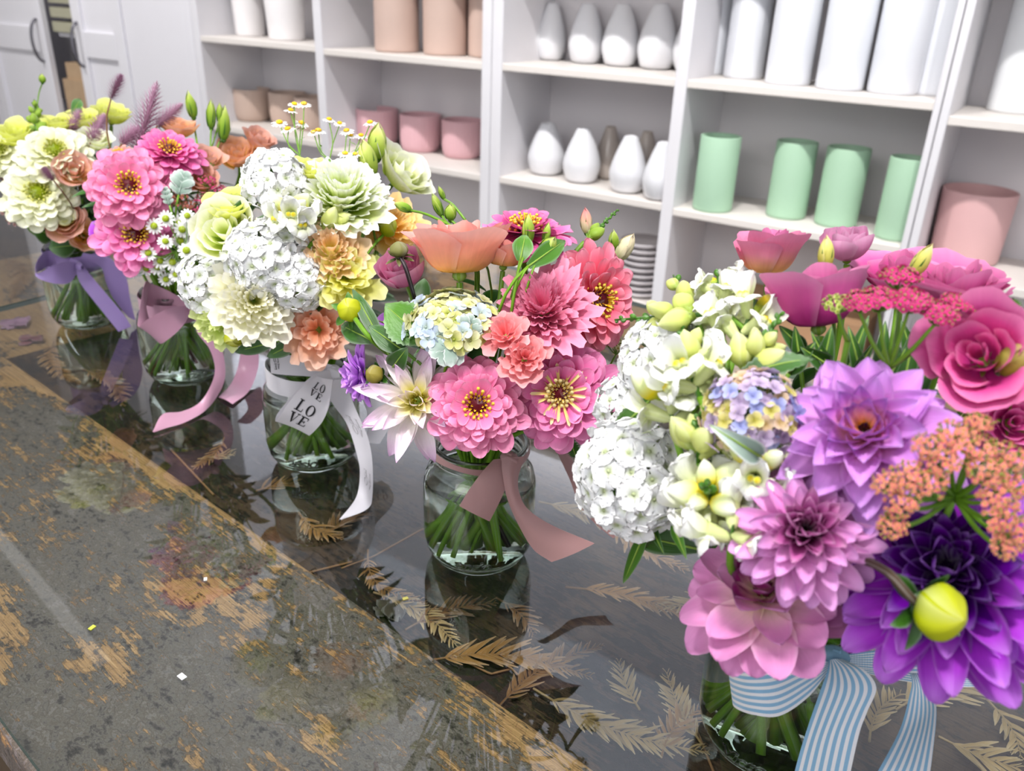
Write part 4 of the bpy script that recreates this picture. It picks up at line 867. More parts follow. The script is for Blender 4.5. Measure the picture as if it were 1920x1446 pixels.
# builders by kind ---------------------------------------------------------
C5 = dict(
 z_pink=pm('zinnia_pink', '#c2446f', '#ec7aa8', '#f590bb', '#f79cc2', var=.12), z_pink2=pm('zinnia_rose_pink', '#b83f78', '#e56fa8', '#f089bd', '#f091c2', var=.14), z_coral=pm('zinnia_coral_pink', '#d23a5c', '#f0647f', '#f78499', '#f598ae', var=.14),  # darker base stops of the pink and magenta zinnias paint in crevice shade
 z_mag=pm('zinnia_magenta', '#a8306c', '#d75595', '#e673ac', '#ec84b6', var=.14), z_cream=pm('zinnia_cream', '#cfd36a', '#eef0bd', '#fbfbe6', var=.08), z_brown=pm('zinnia_brown_pink', '#b56a5a', '#cf8a7c', '#dd9f98'),
 d_lil=pm('dahlia_lilac', '#f4a17c', '#efa6cf', '#dd98dd', '#d99ce4', '#cf92e4'), d_lil_in=pm('dahlia_lilac_inner', '#f0a23c', '#f0a8b8', '#cf86cf', '#8a3fae'), d_lil_c=pm('dahlia_lilac_centre', '#d98a1c', '#a3522f', '#4b1a5c', '#3a0f4c'),
 d_mau=pm('dahlia_mauve', '#b35a9c', '#da86c8', '#e6a6d8', '#dc9cda'), d_mau_in=pm('dahlia_mauve_inner', '#2a0620', '#6f2450', '#b866a0', '#d690c0'), d_dark=pm('dahlia_dark_centre', '#1c0518', '#3a0c2a', '#5c1c40'),
 d_pal=pm('dahlia_pale_pink', '#f3e5b8', '#f2cbd2', '#e2a0cb', '#cf7fbb'), d_pal_in=pm('dahlia_pale_inner', '#e8d9a0', '#eab0bd', '#b04a8c', '#8e2a73'), d_pur=pm('dahlia_violet', '#5a1184', '#9030b4', '#b04ccc', '#b866d6'), d_pur_in=pm('dahlia_violet_inner', '#240338', '#4c0f70', '#7322a0'),
 d_wht=pm('dahlia_white_pink', '#e9dc8a', '#f8f1ea', '#f4e4ee', '#e3b8e0'), d_wht_in=pm('dahlia_white_inner', '#cfc02c', '#ece493', '#f5ead8', '#efd9ea'), d_yc=pm('dahlia_yellow_centre', '#b8b71f', '#dfd94a', '#eee58a'), d_sm=pm('dahlia_small_lilac', '#a45bc4', '#c07bdc', '#cc93e4'),
 r_mag=pm('lisianthus_magenta', '#a83a7c', '#c44e92', '#d767a4', '#dd7cb0'), r_rose=pm('lisianthus_hot_pink', '#b33c80', '#d4559a', '#e06fa8'), r_pink=pm('lisianthus_pink', '#cf7aa6', '#e096bd', '#e6a7cb'), r_pp=pm('lisianthus_pink_peach', '#e0b060', '#ecb48c', '#e392a8', '#d8739f'), r_pch=pm('lisianthus_peach', '#eec25c', '#fabb8c', '#fcb9a2', '#f9b4aa', transl=.35),
 r_or=pm('lisianthus_apricot', '#efc84c', '#f9d078', '#f7c896', '#eeb89c', transl=.32), r_brn=pm('lisianthus_dusky', '#ecc45c', '#f3c68a', '#ecb89c', '#e0aa9c', transl=.32), r_yel=pm('lisianthus_lemon', '#b9cc38', '#e2e86c', '#f2f494', transl=.34), r_cr=pm('lisianthus_cream', '#a9ca36', '#d2e270', '#eff4b8', '#fcfcec', transl=.32),
 c_wg=pm('ruffled_white_green', '#9fc02c', '#c3dc54', '#e4efa4', '#ffffff', transl=.32), c_cr=pm('ruffled_cream', '#d3da5c', '#f0efa0', '#faf7d4', '#fdfbee', transl=.32), c_gr=pm('ruffled_pale_green', '#9fc034', '#cce070', '#e9f2a8', transl=.32), c_pch=pm('ruffled_peach', '#efb078', '#fabb98', '#fdc6a8', '#fbcfba', transl=.34), c_py=pm('ruffled_peach_yellow', '#f0e060', '#fbe68c', '#fddaa4', '#fddcb8', transl=.34),
 c_yel=pm('ruffled_lemon', '#c4d034', '#eaec60', '#f6f389', '#f9f6ac', transl=.34), c_or=pm('ruffled_apricot', '#efbc40', '#fbcb66', '#fed884', '#fedc9c', transl=.34), c_pnk=pm('ruffled_pink', '#cf5c80', '#e37a98', '#ea8fab', '#e88fae'), c_cor=pm('ruffled_coral', '#e25f6c', '#f08a8c', '#f49ea0', '#f3a2a6'))
WIL = [pm('sweet_william_white', '#b9c496', '#e8ebe2', '#f6f7f9', '#ffffff', '#ffffff', var=.05, transl=.2)]
HYD_Y = [pm('hydrangea_straw', '#9aa63e', '#d0cf86', '#e6e0aa'), pm('hydrangea_pale_blue', '#a8b8a8', '#c6d4e2', '#ccd8f2'), pm('hydrangea_cream', '#b5b86a', '#dcdca8', '#e9e6c4')]
HYD_L = [pm('hydrangea_lilac', '#9a86a8', '#c4b0cc', '#d2c2de'), pm('hydrangea_tan', '#b89a5e', '#d9bfa0', '#e2cbb8'), pm('hydrangea_periwinkle', '#8a8ec4', '#aab0e0', '#bcc2ea'), pm('hydrangea_olive', '#a8a03e', '#cfc57c', '#ddd2a0')]
YAR = dict(coral=[pm('yarrow_coral', '#93a84a', '#d8b068', '#f78e84', '#fca8a4', var=.25), pm('yarrow_salmon', '#9cb04e', '#e0ba78', '#f5807e', '#f9989a', var=.25)], mag=[pm('yarrow_magenta', '#86903c', '#c96a7c', '#d83c84', '#e05594', var=.25)],
           cream=[pm('yarrow_cream', '#8f9440', '#c9c07c', '#e8dfb4', var=.2)], green=[pm('yarrow_green', '#7f9838', '#b0be58', '#d3d884', var=.2)], rust=[pm('yarrow_rust', '#8a8a40', '#b8705c', '#cf6a78', var=.25)])
SNAPW = pm('snapdragon_white', '#a3bb4c', '#f0dc4a', '#dfe8a4', '#eef2d4', '#f8f9f2', '#ffffff', var=.07); SNAPG = pm('snapdragon_lime', '#9fb558', '#d3da80', '#d6de90', '#e8ecb4', '#f2f3d0', var=.08); SNAPP = pm('snapdragon_pink', '#9ab050', '#e9c86a', '#eeb0a0', '#ee8f92', '#f08a96')

BQ = {}
def bouquet(key, px, py, z, a, b): BQ[key] = dict(C=JARS[key]['c']+np.array([0, 0, z]), a=a, b=b)
bouquet('b5', 0, 0, .188, .112, .118); bouquet('b4', 0, 0, .178, .1, .11); bouquet('b3', 0, 0, .19, .094, .11); bouquet('b2', 0, 0, .182, .088, .095); bouquet('b1', 0, 0, .18, .084, .085)
def surf(key, px, py, dd=0.0):
    B = BQ[key]; d = ray(px, py); S = np.array([1/B['a'], 1/B['a'], 1/B['b']]); o = (CAM-B['C'])*S; v = d*S
    A, Bb, Cc = v @ v, 2*o @ v, o @ o-1; D = Bb*Bb-4*A*Cc
    t = (-Bb-math.sqrt(D))/(2*A) if D > 0 else -Bb/(2*A)
    return t-dd
USED_GROUP = {}
def head(name, label, cat, key, px, py, size, face, dd=0.0, spin=0.0, up=0.0, group=None):
    """places a head at its picture point on the bouquet's dome; returns root, its matrix and radius in metres"""
    t = surf(key, px, py, dd); p = at(px, py, t); R = size/2*t/F_PX
    if face is None:
        n = p-BQ[key]['C']+np.array([0, 0, .03]); n = n/np.linalg.norm(n)
    else: n = facing(px, py, face)
    p = p-n*R*up
    M = frame(p, n, spin)
    r_ = thing(name, label, cat, M, group); return r_, M, R
def F(kind, key, px, py, size, face, label, dd=0.0, spin=None, group=None, **k):
    sp = U01(0, 6.28) if spin is None else spin
    nm, cat, up = {'zinnia': ('zinnia', 'flower', .1), 'dahlia': ('dahlia', 'flower', .15), 'rose': ('lisianthus', 'flower', .5), 'ruffled': ('double_lisianthus', 'flower', .45), 'william': ('sweet_william', 'flower', .2), 'hydrangea': ('hydrangea', 'flower', .2)}[kind]
    root, M, R = head(nm, label, cat, key, px, py, size, face, dd, sp, up, group)
    if kind == 'zinnia': zinnia(root, R, **k)
    elif kind == 'dahlia': dahlia(root, R, **k)
    elif kind == 'rose': rose(root, R, **k)
    elif kind == 'ruffled': ruffled(root, R, **k)
    elif kind == 'william': head_of(root, R, 'william', WIL, k.get('n', 34), k.get('s', .3)*1.13, 1.75, .85)
    elif kind == 'hydrangea': head_of(root, R, 'hydrangea', k['mats'], k.get('n', 44), .235, 1.6, k.get('flat', .7), jit=.2)
    stem(root, M, key, radius=.0026 if R > .02 else .0019, base=(0, 0, -R*.2 if kind not in ('william', 'hydrangea') else -R*.8)); return root
# ------------------------------------------------------------------ other stems
def spike(key, base, tip, s, mat, label, no, nb, greens=7, dd=(0, 0), name='snapdragon', lean=.9):
    tb_, tt = surf(key, *base, dd[0]), surf(key, *tip, dd[1]); p0, p1 = at(*base, tb_), at(*tip, tt)
    M = frame(p0, p1-p0, U01(0, 6.28)); L = float(np.linalg.norm(p1-p0)); sz = s*tb_/F_PX
    r_ = thing(name, label, 'flower', M); snapdragon(r_, L, sz, mat, no, nb, greens, lean); stem(r_, M, key, base=(0, 0, -.08*L)); return r_
def world_root(name, label, cat, p, group=None): return thing(name, label, cat, Matrix.Translation(Vector(p)), group)
def limb(key, pts, dd=0.0, r=.0012, join=True):
    """a stem along picture points, then on into the jar; first point is the top"""
    P = [at(q[0], q[1], surf(key, q[0], q[1], q[2] if len(q) > 2 else dd)) for q in pts]
    return P
def bud(name, label, key, px, py, w, h, face, stem_pts=(), mat=GLIME, dd=0.0, kind='lis', cal=GLEAF, rs_=.0012, stem_mat=None, jar_stem=True, group=None):
    t = surf(key, px, py, dd); n = facing(px, py, face); R = w/2*t/F_PX; H = h*t/F_PX; p = at(px, py, t)-n*H*.5
    M = frame(p, n, U01(0, 6.28)); r_ = thing(name, label, 'bud', M, group)
    g = G()
    if kind == 'lis':
        for i in range(3): cup_petal(g, R*1.25, H, i*2.09, 1.35, .5, 1.1, tipr=.6, off=.12, close=.85, r0=.25, nu=10, nv=10, point=.1)
        egg(g, R*.8, H*.97, (0, 0, 0), 10, 8, twist=1.6, ribs=3, amp=.12)
    elif kind == 'round':
        egg(g, R, R*1.75, (0, 0, 0), 36, 14, t=np.linspace(0, .8, 15)[:, None], twist=.7, ribs=6, amp=.035, pt=.9)
    obj('closed_petals', g.mesh('closed_petals', mat), r_)
    g = G()
    if kind == 'lis':
        for i in range(5): blade(g, i*1.2566, R*.35, -R*.1, H*.75, R*.3, 1.1, 1.6, base=.7, tm=.3, tip=1.1, nu=3, nv=6)
        egg(g, R*.45, R*1.0, (0, 0, -R*.5), 9, 5, t=.4)
    else:
        for i in range(6): blade(g, i*1.047+.2, R*.25, -R*.1, R*1.5, R*.75, U01(-.3, .5), U01(-1.0, 1.6), base=.5, tm=.5, tip=1.5, cup=.3, nu=5, nv=7)
        egg(g, R*.55, R*.5, (0, 0, -R*.25), 10, 5, t=.3)
    obj('sepals', g.mesh('sepals', cal), r_)
    inv = np.array(M.inverted()); P = [np.array(M.translation)]+limb(key, stem_pts, dd)
    if len(P) > 1:
        P = catmull(P, 16); Q = P @ inv[:3, :3].T+inv[:3, 3]; g = G(); g.tube(Q, rs_, 7); obj('stalk', g.mesh('stalk', stem_mat or GREEN), r_)
        if jar_stem:
            M2 = frame(P[-1], P[-2]-P[-1]); s = stem(r_, M2, key, radius=rs_, mat=stem_mat, base=(0, 0, 0)); s.matrix_local = M.inverted() @ M2
    elif jar_stem: stem(r_, M, key, radius=rs_, base=(0, 0, -R*.2), mat=stem_mat)
    return r_
def leaf(label, key, p0, p1, wid, mat=GLEAF, dd=(0, 0), name='leaf', serr=0.0, kind='ovate', bend=.4, tilt=0.0, group=None, jar_stem=True):
    """a leaf from its stalk p0 to its tip p1 (picture points)"""
    a = at(*p0, surf(key, *p0, dd[0])); b = at(*p1, surf(key, *p1, dd[1])); L = float(np.linalg.norm(b-a)); d = (b-a)/L
    toc = CAM-(a+b)/2; toc = toc/np.linalg.norm(toc); z = toc-d*np.dot(toc, d); z /= np.linalg.norm(z); y = np.cross(z, d)
    if tilt: z, y = z*math.cos(tilt)+y*math.sin(tilt), y*math.cos(tilt)-z*math.sin(tilt)
    M = Matrix(((d[0], y[0], z[0], a[0]), (d[1], y[1], z[1], a[1]), (d[2], y[2], z[2], a[2]), (0, 0, 0, 1)))
    r_ = thing(name, label, 'leaf', M, group); W = wid*surf(key, *p0)/F_PX; g = G()
    if kind == 'miller':
        blade(g, 0, 0, 0, L, W*.5, bend, -bend, base=.5, tm=.7, tip=2.2, ruf=.04, nu=8, nv=12, serr=.1, cup=-.1)
        for q, l in ((.12, .42), (.34, .5), (.58, .42), (.8, .3)):
            for s_ in (1, -1):
                h = G(); blade(h, s_*(1.0-.35*q), 0, 0, W*l*1.25, W*.34, .3+U01(-.2, .3), -.5, base=.7, tm=.6, tip=2.2, ruf=.07, nu=6, nv=8, serr=.12, rf=8, cup=-.15)
                g.join(h, Matrix.Translation((q*L, 0, L*(bend*q-bend*q*q)*.9+.0004)))
    elif kind == 'lance': blade(g, 0, 0, 0, L, W, bend*.5, -bend*.5, base=.35, tm=.35, tip=1.15, cup=.3, nu=6, nv=14, fold=.2)
    else: blade(g, 0, 0, 0, L, W, bend, -bend, base=.3, tm=.45, tip=1.45, cup=.0, nu=10, nv=22, serr=serr, fold=.18, ruf=.02, rf=10)
    obj('leaf_blade', g.mesh('leaf_blade', mat), r_)
    g = G(); q = np.linspace(0, 1, 8); e = bend*.5 if kind == 'lance' else bend
    zz = L*(e*q-e*q*q)*.95; g.tube(np.stack([q*L*.93, 0*q, zz+.0003], 1), np.linspace(.0007, .0002, 8), 5); obj('midrib', g.mesh('midrib', GCUP if kind != 'miller' else mat), r_)
    if jar_stem:
        M2 = frame(a, d); s = stem(r_, M2, key, radius=.0012, base=(0, 0, 0)); s.matrix_local = M.inverted() @ M2
    return r_
def yarrow(label, key, clusters, node, pal, dd=0.0, s=.16, name='yarrow', foot=None, ndd=None, each=26):
    """flat heads of tiny florets on branching stems; clusters are (x, y, radius, depth offset) in the picture"""
    nd = at(*node, surf(key, *node, dd-.02 if ndd is None else ndd)); r_ = world_root(name, label, 'flower', nd); g = G()
    for c in clusters:
        x, y, rad = c[:3]; d2 = c[3] if len(c) > 3 else 0.0; t = surf(key, x, y, dd+d2); p = at(x, y, t); R = rad*t/F_PX
        n = p-nd; n = n/np.linalg.norm(n); n = n*.5+np.array([0, 0, .6])+facing(x, y, (0, 0, 1))*.25
        M = Matrix.Translation(Vector(-nd)) @ frame(p, n, U01(0, 6.28)); q = p-nd; top = q-np.array(M.to_3x3() @ Vector((0, 0, 1)))*R*.9
        hd = obj('flower_cluster', None, r_, M); hd.empty_display_size = .005
        D = dome_dirs(each, 1.15)
        for i, dv in enumerate(D):
            pp = dv*np.array([1.05, 1.05, .55])*R*(1+U01(-.12, .12))-np.array([0, 0, .3*R])+rg.normal(size=3)*R*.05
            obj('floret', floret('yarrow', pal[int(U01(0, len(pal)))], i % 2), hd, frame(pp, dv+rg.normal(size=3)*.25, U01(0, 6)) @ Matrix.Scale(s*R*U01(.8, 1.2), 4))
            if i % 3 == 0: g.tube([np.array(M @ Vector(pp)), (np.array(M @ Vector(pp))+top)/2-[0, 0, R*.12], top], .00035, 4)
        g.tube(catmull([top, top*.5+np.array([0, 0, -.12])*np.linalg.norm(top)*.6, (0, 0, 0)], 8), np.linspace(.0006, .0011, 8), 6)
    obj('branches', g.mesh('branches', GREEN), r_)
    M2 = frame(nd, (0, 0, 1)); stem(r_, Matrix.Translation(Vector(nd)), key, radius=.0016, base=(0, 0, 0)); return r_
def daisies(label, key, heads, node, size, name='chamomile', disc=YEL, dd=0.0, up=None):
    nd = at(*node, surf(key, *node, dd)); r_ = world_root(name, label, 'flower', nd); g = G()
    pet = pm('daisy_white', '#eef0e0', '#ffffff', '#ffffff', var=.05)
    for hx, hy in heads:
        t = surf(key, hx, hy, dd+U01(-.006, .008)); p = at(hx, hy, t); R = size/2*t/F_PX*U01(.85, 1.1)
        n = np.array(facing(hx, hy, (U01(-.3, .3), .9, U01(.15, .5)) if up is None else (U01(-.3, .3), up+U01(-.3, .3), 1)))
        M = Matrix.Translation(Vector(-nd)) @ frame(p, n, U01(0, 6)); hd = obj('daisy_head', floret('daisy', pet, int(U01(0, 3))), r_, M @ Matrix.Scale(R, 4))
        h = G(); egg(h, .42, .5, (0, 0, -.08), 10, 6, t=.6, b=U01()); obj('daisy_disc', h.mesh('daisy_disc', disc), hd)
        q = p-nd; a = q-n*R*.1; g.tube(catmull([a, a*.55+np.array([0, 0, -.004])+rg.normal(size=3)*.0015, (0, 0, 0)], 8), .00045, 5)
        if U01() < .7:
            k = G(); blade(k, U01(0, 6.28), 0, 0, R*1.2, R*.3, .6, .2, base=.4, tm=.4, tip=1.3, nu=2, nv=4); g.join(k, Matrix.Translation(Vector(a*.5)))
    obj('stalks', g.mesh('stalks', GREEN), r_); stem(r_, Matrix.Translation(Vector(nd)), key, radius=.0012, base=(0, 0, 0)); return r_
PT = pm('ptilotus_purple', '#7c5862', '#9a7286', '#b88ea6', '#c8a2ba', var=.3, transl=.2)
def ptilotus(label, key, base, tip, wid, dd=0.0, foot=None):
    a, b = at(*base, surf(key, *base, dd)), at(*tip, surf(key, *tip, dd)); L = float(np.linalg.norm(b-a)); M = frame(a, b-a, U01(0, 6)); W = wid*surf(key, *base)/F_PX/2
    r_ = thing('ptilotus', label, 'flower', M); g = G(); N = 230
    for i in range(N):
        f = i/N; az = i*2.4; prof = math.sin(math.pi*min(.96, f*.8+.2))**.8; ln = W*prof*1.15*U01(.85, 1.1)+.0008; el = .3+.75*f
        z = f*L*.9; r0 = W*.12; c, s_ = math.cos(az), math.sin(az); tx, tz = math.cos(el)*ln, math.sin(el)*ln; w2 = .0003+.03*W
        g.poly([(r0*c-s_*w2, r0*s_+c*w2, z), (r0*c+s_*w2, r0*s_-c*w2, z), ((r0+tx)*c, (r0+tx)*s_, z+tz)], [(0, 1, 2)], t=.3, b=U01())
        g.C[-1][:, 0] = [.2, .2, 1]
    egg(g, W*.13, L*.97, (0, 0, 0), 8, 8, t=.1); obj('feathery_bracts', g.mesh('feathery_bracts', PT, False), r_)
    stem(r_, M, key, radius=.001, base=(0, 0, 0), mat=pm('stem_brown', '#7a5a3c', '#94704a')); return r_
def sprig(key, i, label, group, n=9):
    """leafy greenery deep in the bunch"""
    B = BQ[key]; a = i*2.4+.3; el = -.35+.28*(i % 4); rr = .62
    p = B['C']+np.array([math.cos(a)*math.cos(el)*B['a'], math.sin(a)*math.cos(el)*B['a'], math.sin(el)*B['b']])*rr
    n_ = (p-JARS[key]['c']-[0, 0, .09]); M = frame(p, n_, U01(0, 6)); r_ = thing('leafy_sprig', label, 'foliage', M, group); g = G()
    for k in range(n): blade(g, k*2.2, .001, -.045+.006*k, U01(.022, .034), U01(.011, .017), .9-.05*k, .1, base=.3, tm=.45, tip=1.4, cup=.1, nu=4, nv=7, fold=.15)
    obj('leaves', g.mesh('leaves', GDARK), r_); stem(r_, M, key, radius=.0015, base=(0, 0, 0), mat=None); return r_
K = C5
# ============================ front bouquet (striped bow)
F('dahlia', 'b5', 1622, 812, 345, (-.05, .42, 1), 'large open lilac dahlia with an orange centre in the front bouquet', dd=.012, outer=K['d_lil'], inner=K['d_lil_in'], centre=K['d_lil_c'], rows=7, n=12, wide=.56, tip=1.65, openc=.3, cup=.35, n_in=2)
F('dahlia', 'b5', 1508, 1000, 265, (.15, .25, 1), 'mauve pink dahlia with a near black centre, under the lilac one', dd=.018, outer=K['d_mau'], inner=K['d_mau_in'], centre=K['d_dark'], rows=8, n=13, wide=.42, tip=2.1, openc=.4, cup=.5, n_in=3)
F('dahlia', 'b5', 1432, 1110, 300, (-.08, .62, 1), 'pale pink dahlia with cream base hanging lowest over the striped bow', dd=.0, outer=K['d_pal'], inner=K['d_pal_in'], centre=pm('dahlia_wine_centre', '#7a2a10', '#8e2a5c', '#7a1f60'), rows=6, n=10, wide=.62, tip=2.0, openc=.22, cup=.2, n_in=2, loose=.2)
F('dahlia', 'b5', 1775, 1075, 440, (.02, .2, 1), 'huge deep violet dahlia at the lower right corner of the bunch', dd=.008, outer=K['d_pur'], inner=K['d_pur_in'], centre=K['d_pur_in'], rows=9, n=16, wide=.42, tip=1.95, openc=.25, cup=.5, n_in=4, loose=.22)
bud('dahlia_bud', 'big lime green dahlia bud on a curved stalk before the violet dahlia', 'b5', 1768, 1150, 108, 100, (.75, -.3, .6), [(1705, 1118, .045), (1660, 1070, .035), (1604, 1048, .0), (1590, 1070, -.05)], mat=pm('bud_yellow_lime', '#7f9a2a', '#adb832', '#c2c640', '#cfd060'), dd=.05, kind='round', rs_=.0016, cal=GDARK, stem_mat=pm('stem_plum', '#4c3c34', '#5a4a38'))
F('rose', 'b5', 1530, 568, 180, (-.12, 1, .02), 'broad magenta lisianthus seen from the side over the snapdragons', dd=-.02, col=K['r_mag'], H=1.15, rows=4, ruf=.03, open_=1, flare=.1, span=1.25)
F('rose', 'b5', 1440, 482, 124, (0, 1, .08), 'small pink lisianthus with apricot outer petals at the top left', dd=-.03, col=K['r_pp'], inner=K['r_mag'], H=1.2, rows=4, ruf=.05, flare=.2)
F('rose', 'b5', 1588, 460, 108, (-.05, .95, .3), 'half closed pale pink lisianthus at the very top of the front bouquet', dd=-.03, col=K['r_pink'], H=1.05, rows=4, ruf=.04, open_=.3, flare=0, closed=.25)
F('rose', 'b5', 1690, 500, 160, (.0, .95, .3), 'magenta lisianthus behind the red yarrow', dd=-.05, col=K['r_mag'], H=.7, rows=4, ruf=.06, flare=.2)
F('rose', 'b5', 1790, 545, 180, (.1, .9, .3), 'wide open magenta pink lisianthus right of the red yarrow', dd=-.02, col=K['r_mag'], H=.95, rows=6, n=4, ruf=.06, flare=.2)
F('rose', 'b5', 1836, 666, 196, (-.15, .28, 1), 'full hot pink rose shaped lisianthus facing the viewer', dd=.02, col=K['r_rose'], H=.85, rows=5, n=3, ruf=.025, flare=.3, tight=.2, span=1.0)
F('rose', 'b5', 1905, 790, 150, (.3, .1, 1), 'deep magenta lisianthus cut by the right edge above the coral yarrow', dd=-.005, col=K['r_mag'], H=.6, rows=6, n=3, ruf=.06, tight=.15)
bud('lisianthus_bud', 'pointed lime bud in front of the half closed pink lisianthus', 'b5', 1548, 475, 34, 60, (0, 1, .2), [(1546, 520, -.02), (1560, 580, -.05)], dd=.0, mat=pm('bud_lemon', '#a9b848', '#d3d270', '#e6de92'))
bud('lisianthus_bud', 'pointed lime bud standing over the red yarrow', 'b5', 1728, 488, 34, 62, (.5, .9, .2), [(1705, 520, -.02), (1690, 560, -.05)], dd=.0, mat=pm('bud_lemon'))
bud('lisianthus_bud', 'small lime bud right of the magenta lisianthus', 'b5', 1826, 512, 26, 36, (.5, .8, .2), [(1810, 540)], dd=-.01, mat=pm('bud_lemon'))
bud('lisianthus_bud', 'olive green bud cut by the right edge beside the full rose', 'b5', 1908, 672, 70, 90, (.5, .5, .6), [], dd=.03, mat=pm('bud_olive', '#7d8a35', '#a3a84a', '#c0a070'))
yarrow('red pink yarrow with flat heads on branching stems in the front bouquet', 'b5', [(1690, 516, 36), (1650, 558, 36, .004), (1710, 560, 36, .006), (1765, 585, 34, .004), (1610, 562, 30, .002), (1800, 566, 30)], (1668, 690), YAR['mag'], dd=.028, s=.24, ndd=.0, each=46)
yarrow('small unopened green yarrow head left of the red yarrow', 'b5', [(1572, 568, 26)], (1590, 640), YAR['green'], dd=.022, s=.24)
yarrow('large coral yarrow sprawling over the violet dahlia at the right', 'b5', [(1672, 985, 30), (1690, 940, 34), (1700, 895, 36), (1660, 905, 28), (1740, 900, 36), (1765, 860, 38), (1790, 815, 40), (1740, 835, 30), (1830, 835, 40), (1850, 880, 40, .004), (1870, 925, 38, .006), (1880, 965, 38, .008), (1905, 1000, 36, .006), (1905, 900, 38), (1885, 850, 36), (1835, 790, 28), (1885, 1025, 28, .008)], (1790, 930), YAR['coral'], dd=.045, s=.175, ndd=.02, each=36)
F('william', 'b5', 1178, 893, 205, (-.25, 0, 1), 'largest white sweet william head, lowest at the left of the front bouquet', dd=.01, n=46, s=.28)
F('william', 'b5', 1168, 765, 120, (-.4, .1, 1), 'small white sweet william head between its two larger neighbours', dd=.0, n=22, s=.36)
F('william', 'b5', 1240, 660, 170, (-.3, .5, 1), 'white sweet william head behind the lime snapdragon buds', dd=-.006, n=40, s=.28)
F('hydrangea', 'b5', 1405, 762, 168, (-.05, .45, 1), 'lilac and straw coloured hydrangea head left of the lilac dahlia', dd=.018, mats=HYD_L, n=78)
spike('b5', (1355, 630), (1345, 510), 44, SNAPW, 'white snapdragon spike with open blossoms at the top of the front bouquet', 7, 1, 1, (-.01, -.01))
spike('b5', (1385, 640), (1420, 560), 44, SNAPW, 'short white snapdragon beside the magenta lisianthus', 4, 1, 1, (-.012, -.012))
spike('b5', (1310, 590), (1150, 600), 44, SNAPG, 'lime snapdragon spike of buds leaning left over the pink zinnia', 0, 8, 8, (0, .01))
spike('b5', (1300, 590), (1262, 515), 42, SNAPG, 'short lime snapdragon bud spike pointing straight up', 0, 4, 1, (-.01, -.01), lean=.5)
spike('b5', (1315, 740), (1270, 585), 56, SNAPG, 'lime snapdragon with a long green tip over the white sweet william', 2, 6, 8, (.004, .012))
spike('b5', (1395, 710), (1466, 585), 46, SNAPG, 'lime green tipped snapdragon leaning right under the magenta lisianthus', 1, 7, 8, (.0, .008))
spike('b5', (1310, 740), (1290, 690), 54, SNAPW, 'white snapdragon blossoms in the middle of the spikes', 6, 0, 0, (.014, .02), lean=1.1)
spike('b5', (1262, 800), (1250, 740), 54, SNAPW, 'creamy snapdragon blossom left of the hydrangea', 4, 1, 0, (.01, .014), lean=1.0)
spike('b5', (1310, 860), (1310, 775), 50, SNAPG, 'lime snapdragon bud tip above the lowest spike', 1, 6, 7, (.012, .02))
spike('b5', (1345, 960), (1320, 905), 54, SNAPW, 'white snapdragon facing the viewer with a green bud tip in its middle', 7, 5, 6, (.0, .03), lean=1.25)
spike('b5', (1410, 920), (1425, 860), 48, SNAPW, 'cream snapdragon blossoms left of the mauve dahlia', 4, 2, 0, (.008, .012), lean=1.0)
spike('b5', (1370, 1020), (1375, 985), 50, SNAPW, 'lowest white snapdragon blossoms over the pale pink dahlia', 4, 0, 0, (.02, .025), lean=1.2)
leaf('curled silvery felted leaf lying across the snapdragons', 'b5', (1425, 856), (1322, 792), 46, MIL, (.022, .048), kind='lance', bend=1.3, name='dusty_miller_leaf', jar_stem=False)
leaf('dark serrated hydrangea leaf below the magenta lisianthus', 'b5', (1380, 715), (1530, 672), 56, GDARK, (.006, .0), serr=.16, name='hydrangea_leaf', tilt=.6)
leaf('green pleated leaf between the two small white heads', 'b5', (1225, 745), (1150, 815), 44, GLEAF, (.0, .002), serr=.1, name='hydrangea_leaf')
leaf('narrow green leaf hanging lowest under the white sweet william', 'b5', (1215, 985), (1168, 1095), 30, GLEAF, (-.02, -.01), kind='lance', name='lance_leaf')
leaf('narrow green leaf hanging under the snapdragon, middle of three', 'b5', (1215, 975), (1246, 1042), 22, GDARK, (-.015, -.005), kind='lance', name='lance_leaf')
leaf('narrow green leaf hanging beside the pale pink dahlia', 'b5', (1262, 985), (1288, 1050), 24, GLEAF, (-.01, .0), kind='lance', name='lance_leaf')
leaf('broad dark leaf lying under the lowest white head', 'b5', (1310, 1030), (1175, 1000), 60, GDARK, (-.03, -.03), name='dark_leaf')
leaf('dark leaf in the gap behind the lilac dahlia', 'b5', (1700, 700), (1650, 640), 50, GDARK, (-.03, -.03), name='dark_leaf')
leaf('fine green fern tip at the right edge of the photo', 'b5', (1912, 590), (1894, 560), 22, GLEAF, (.0, .0), serr=.6, name='fern_leaf')
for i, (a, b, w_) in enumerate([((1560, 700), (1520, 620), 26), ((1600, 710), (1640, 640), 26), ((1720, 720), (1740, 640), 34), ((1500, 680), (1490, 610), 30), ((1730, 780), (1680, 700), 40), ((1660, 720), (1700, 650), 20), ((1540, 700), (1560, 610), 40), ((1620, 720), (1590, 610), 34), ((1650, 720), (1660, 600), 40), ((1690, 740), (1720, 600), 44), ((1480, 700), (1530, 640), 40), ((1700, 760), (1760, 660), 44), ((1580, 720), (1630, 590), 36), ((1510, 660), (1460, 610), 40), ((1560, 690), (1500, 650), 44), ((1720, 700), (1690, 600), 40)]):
    leaf('dark narrow leaf in the shaded gap under the red yarrow', 'b5', a, b, w_, GDARK, (-.03, -.02), kind='lance', name='lance_leaf', group='dark leaves in the gap of the front bouquet')
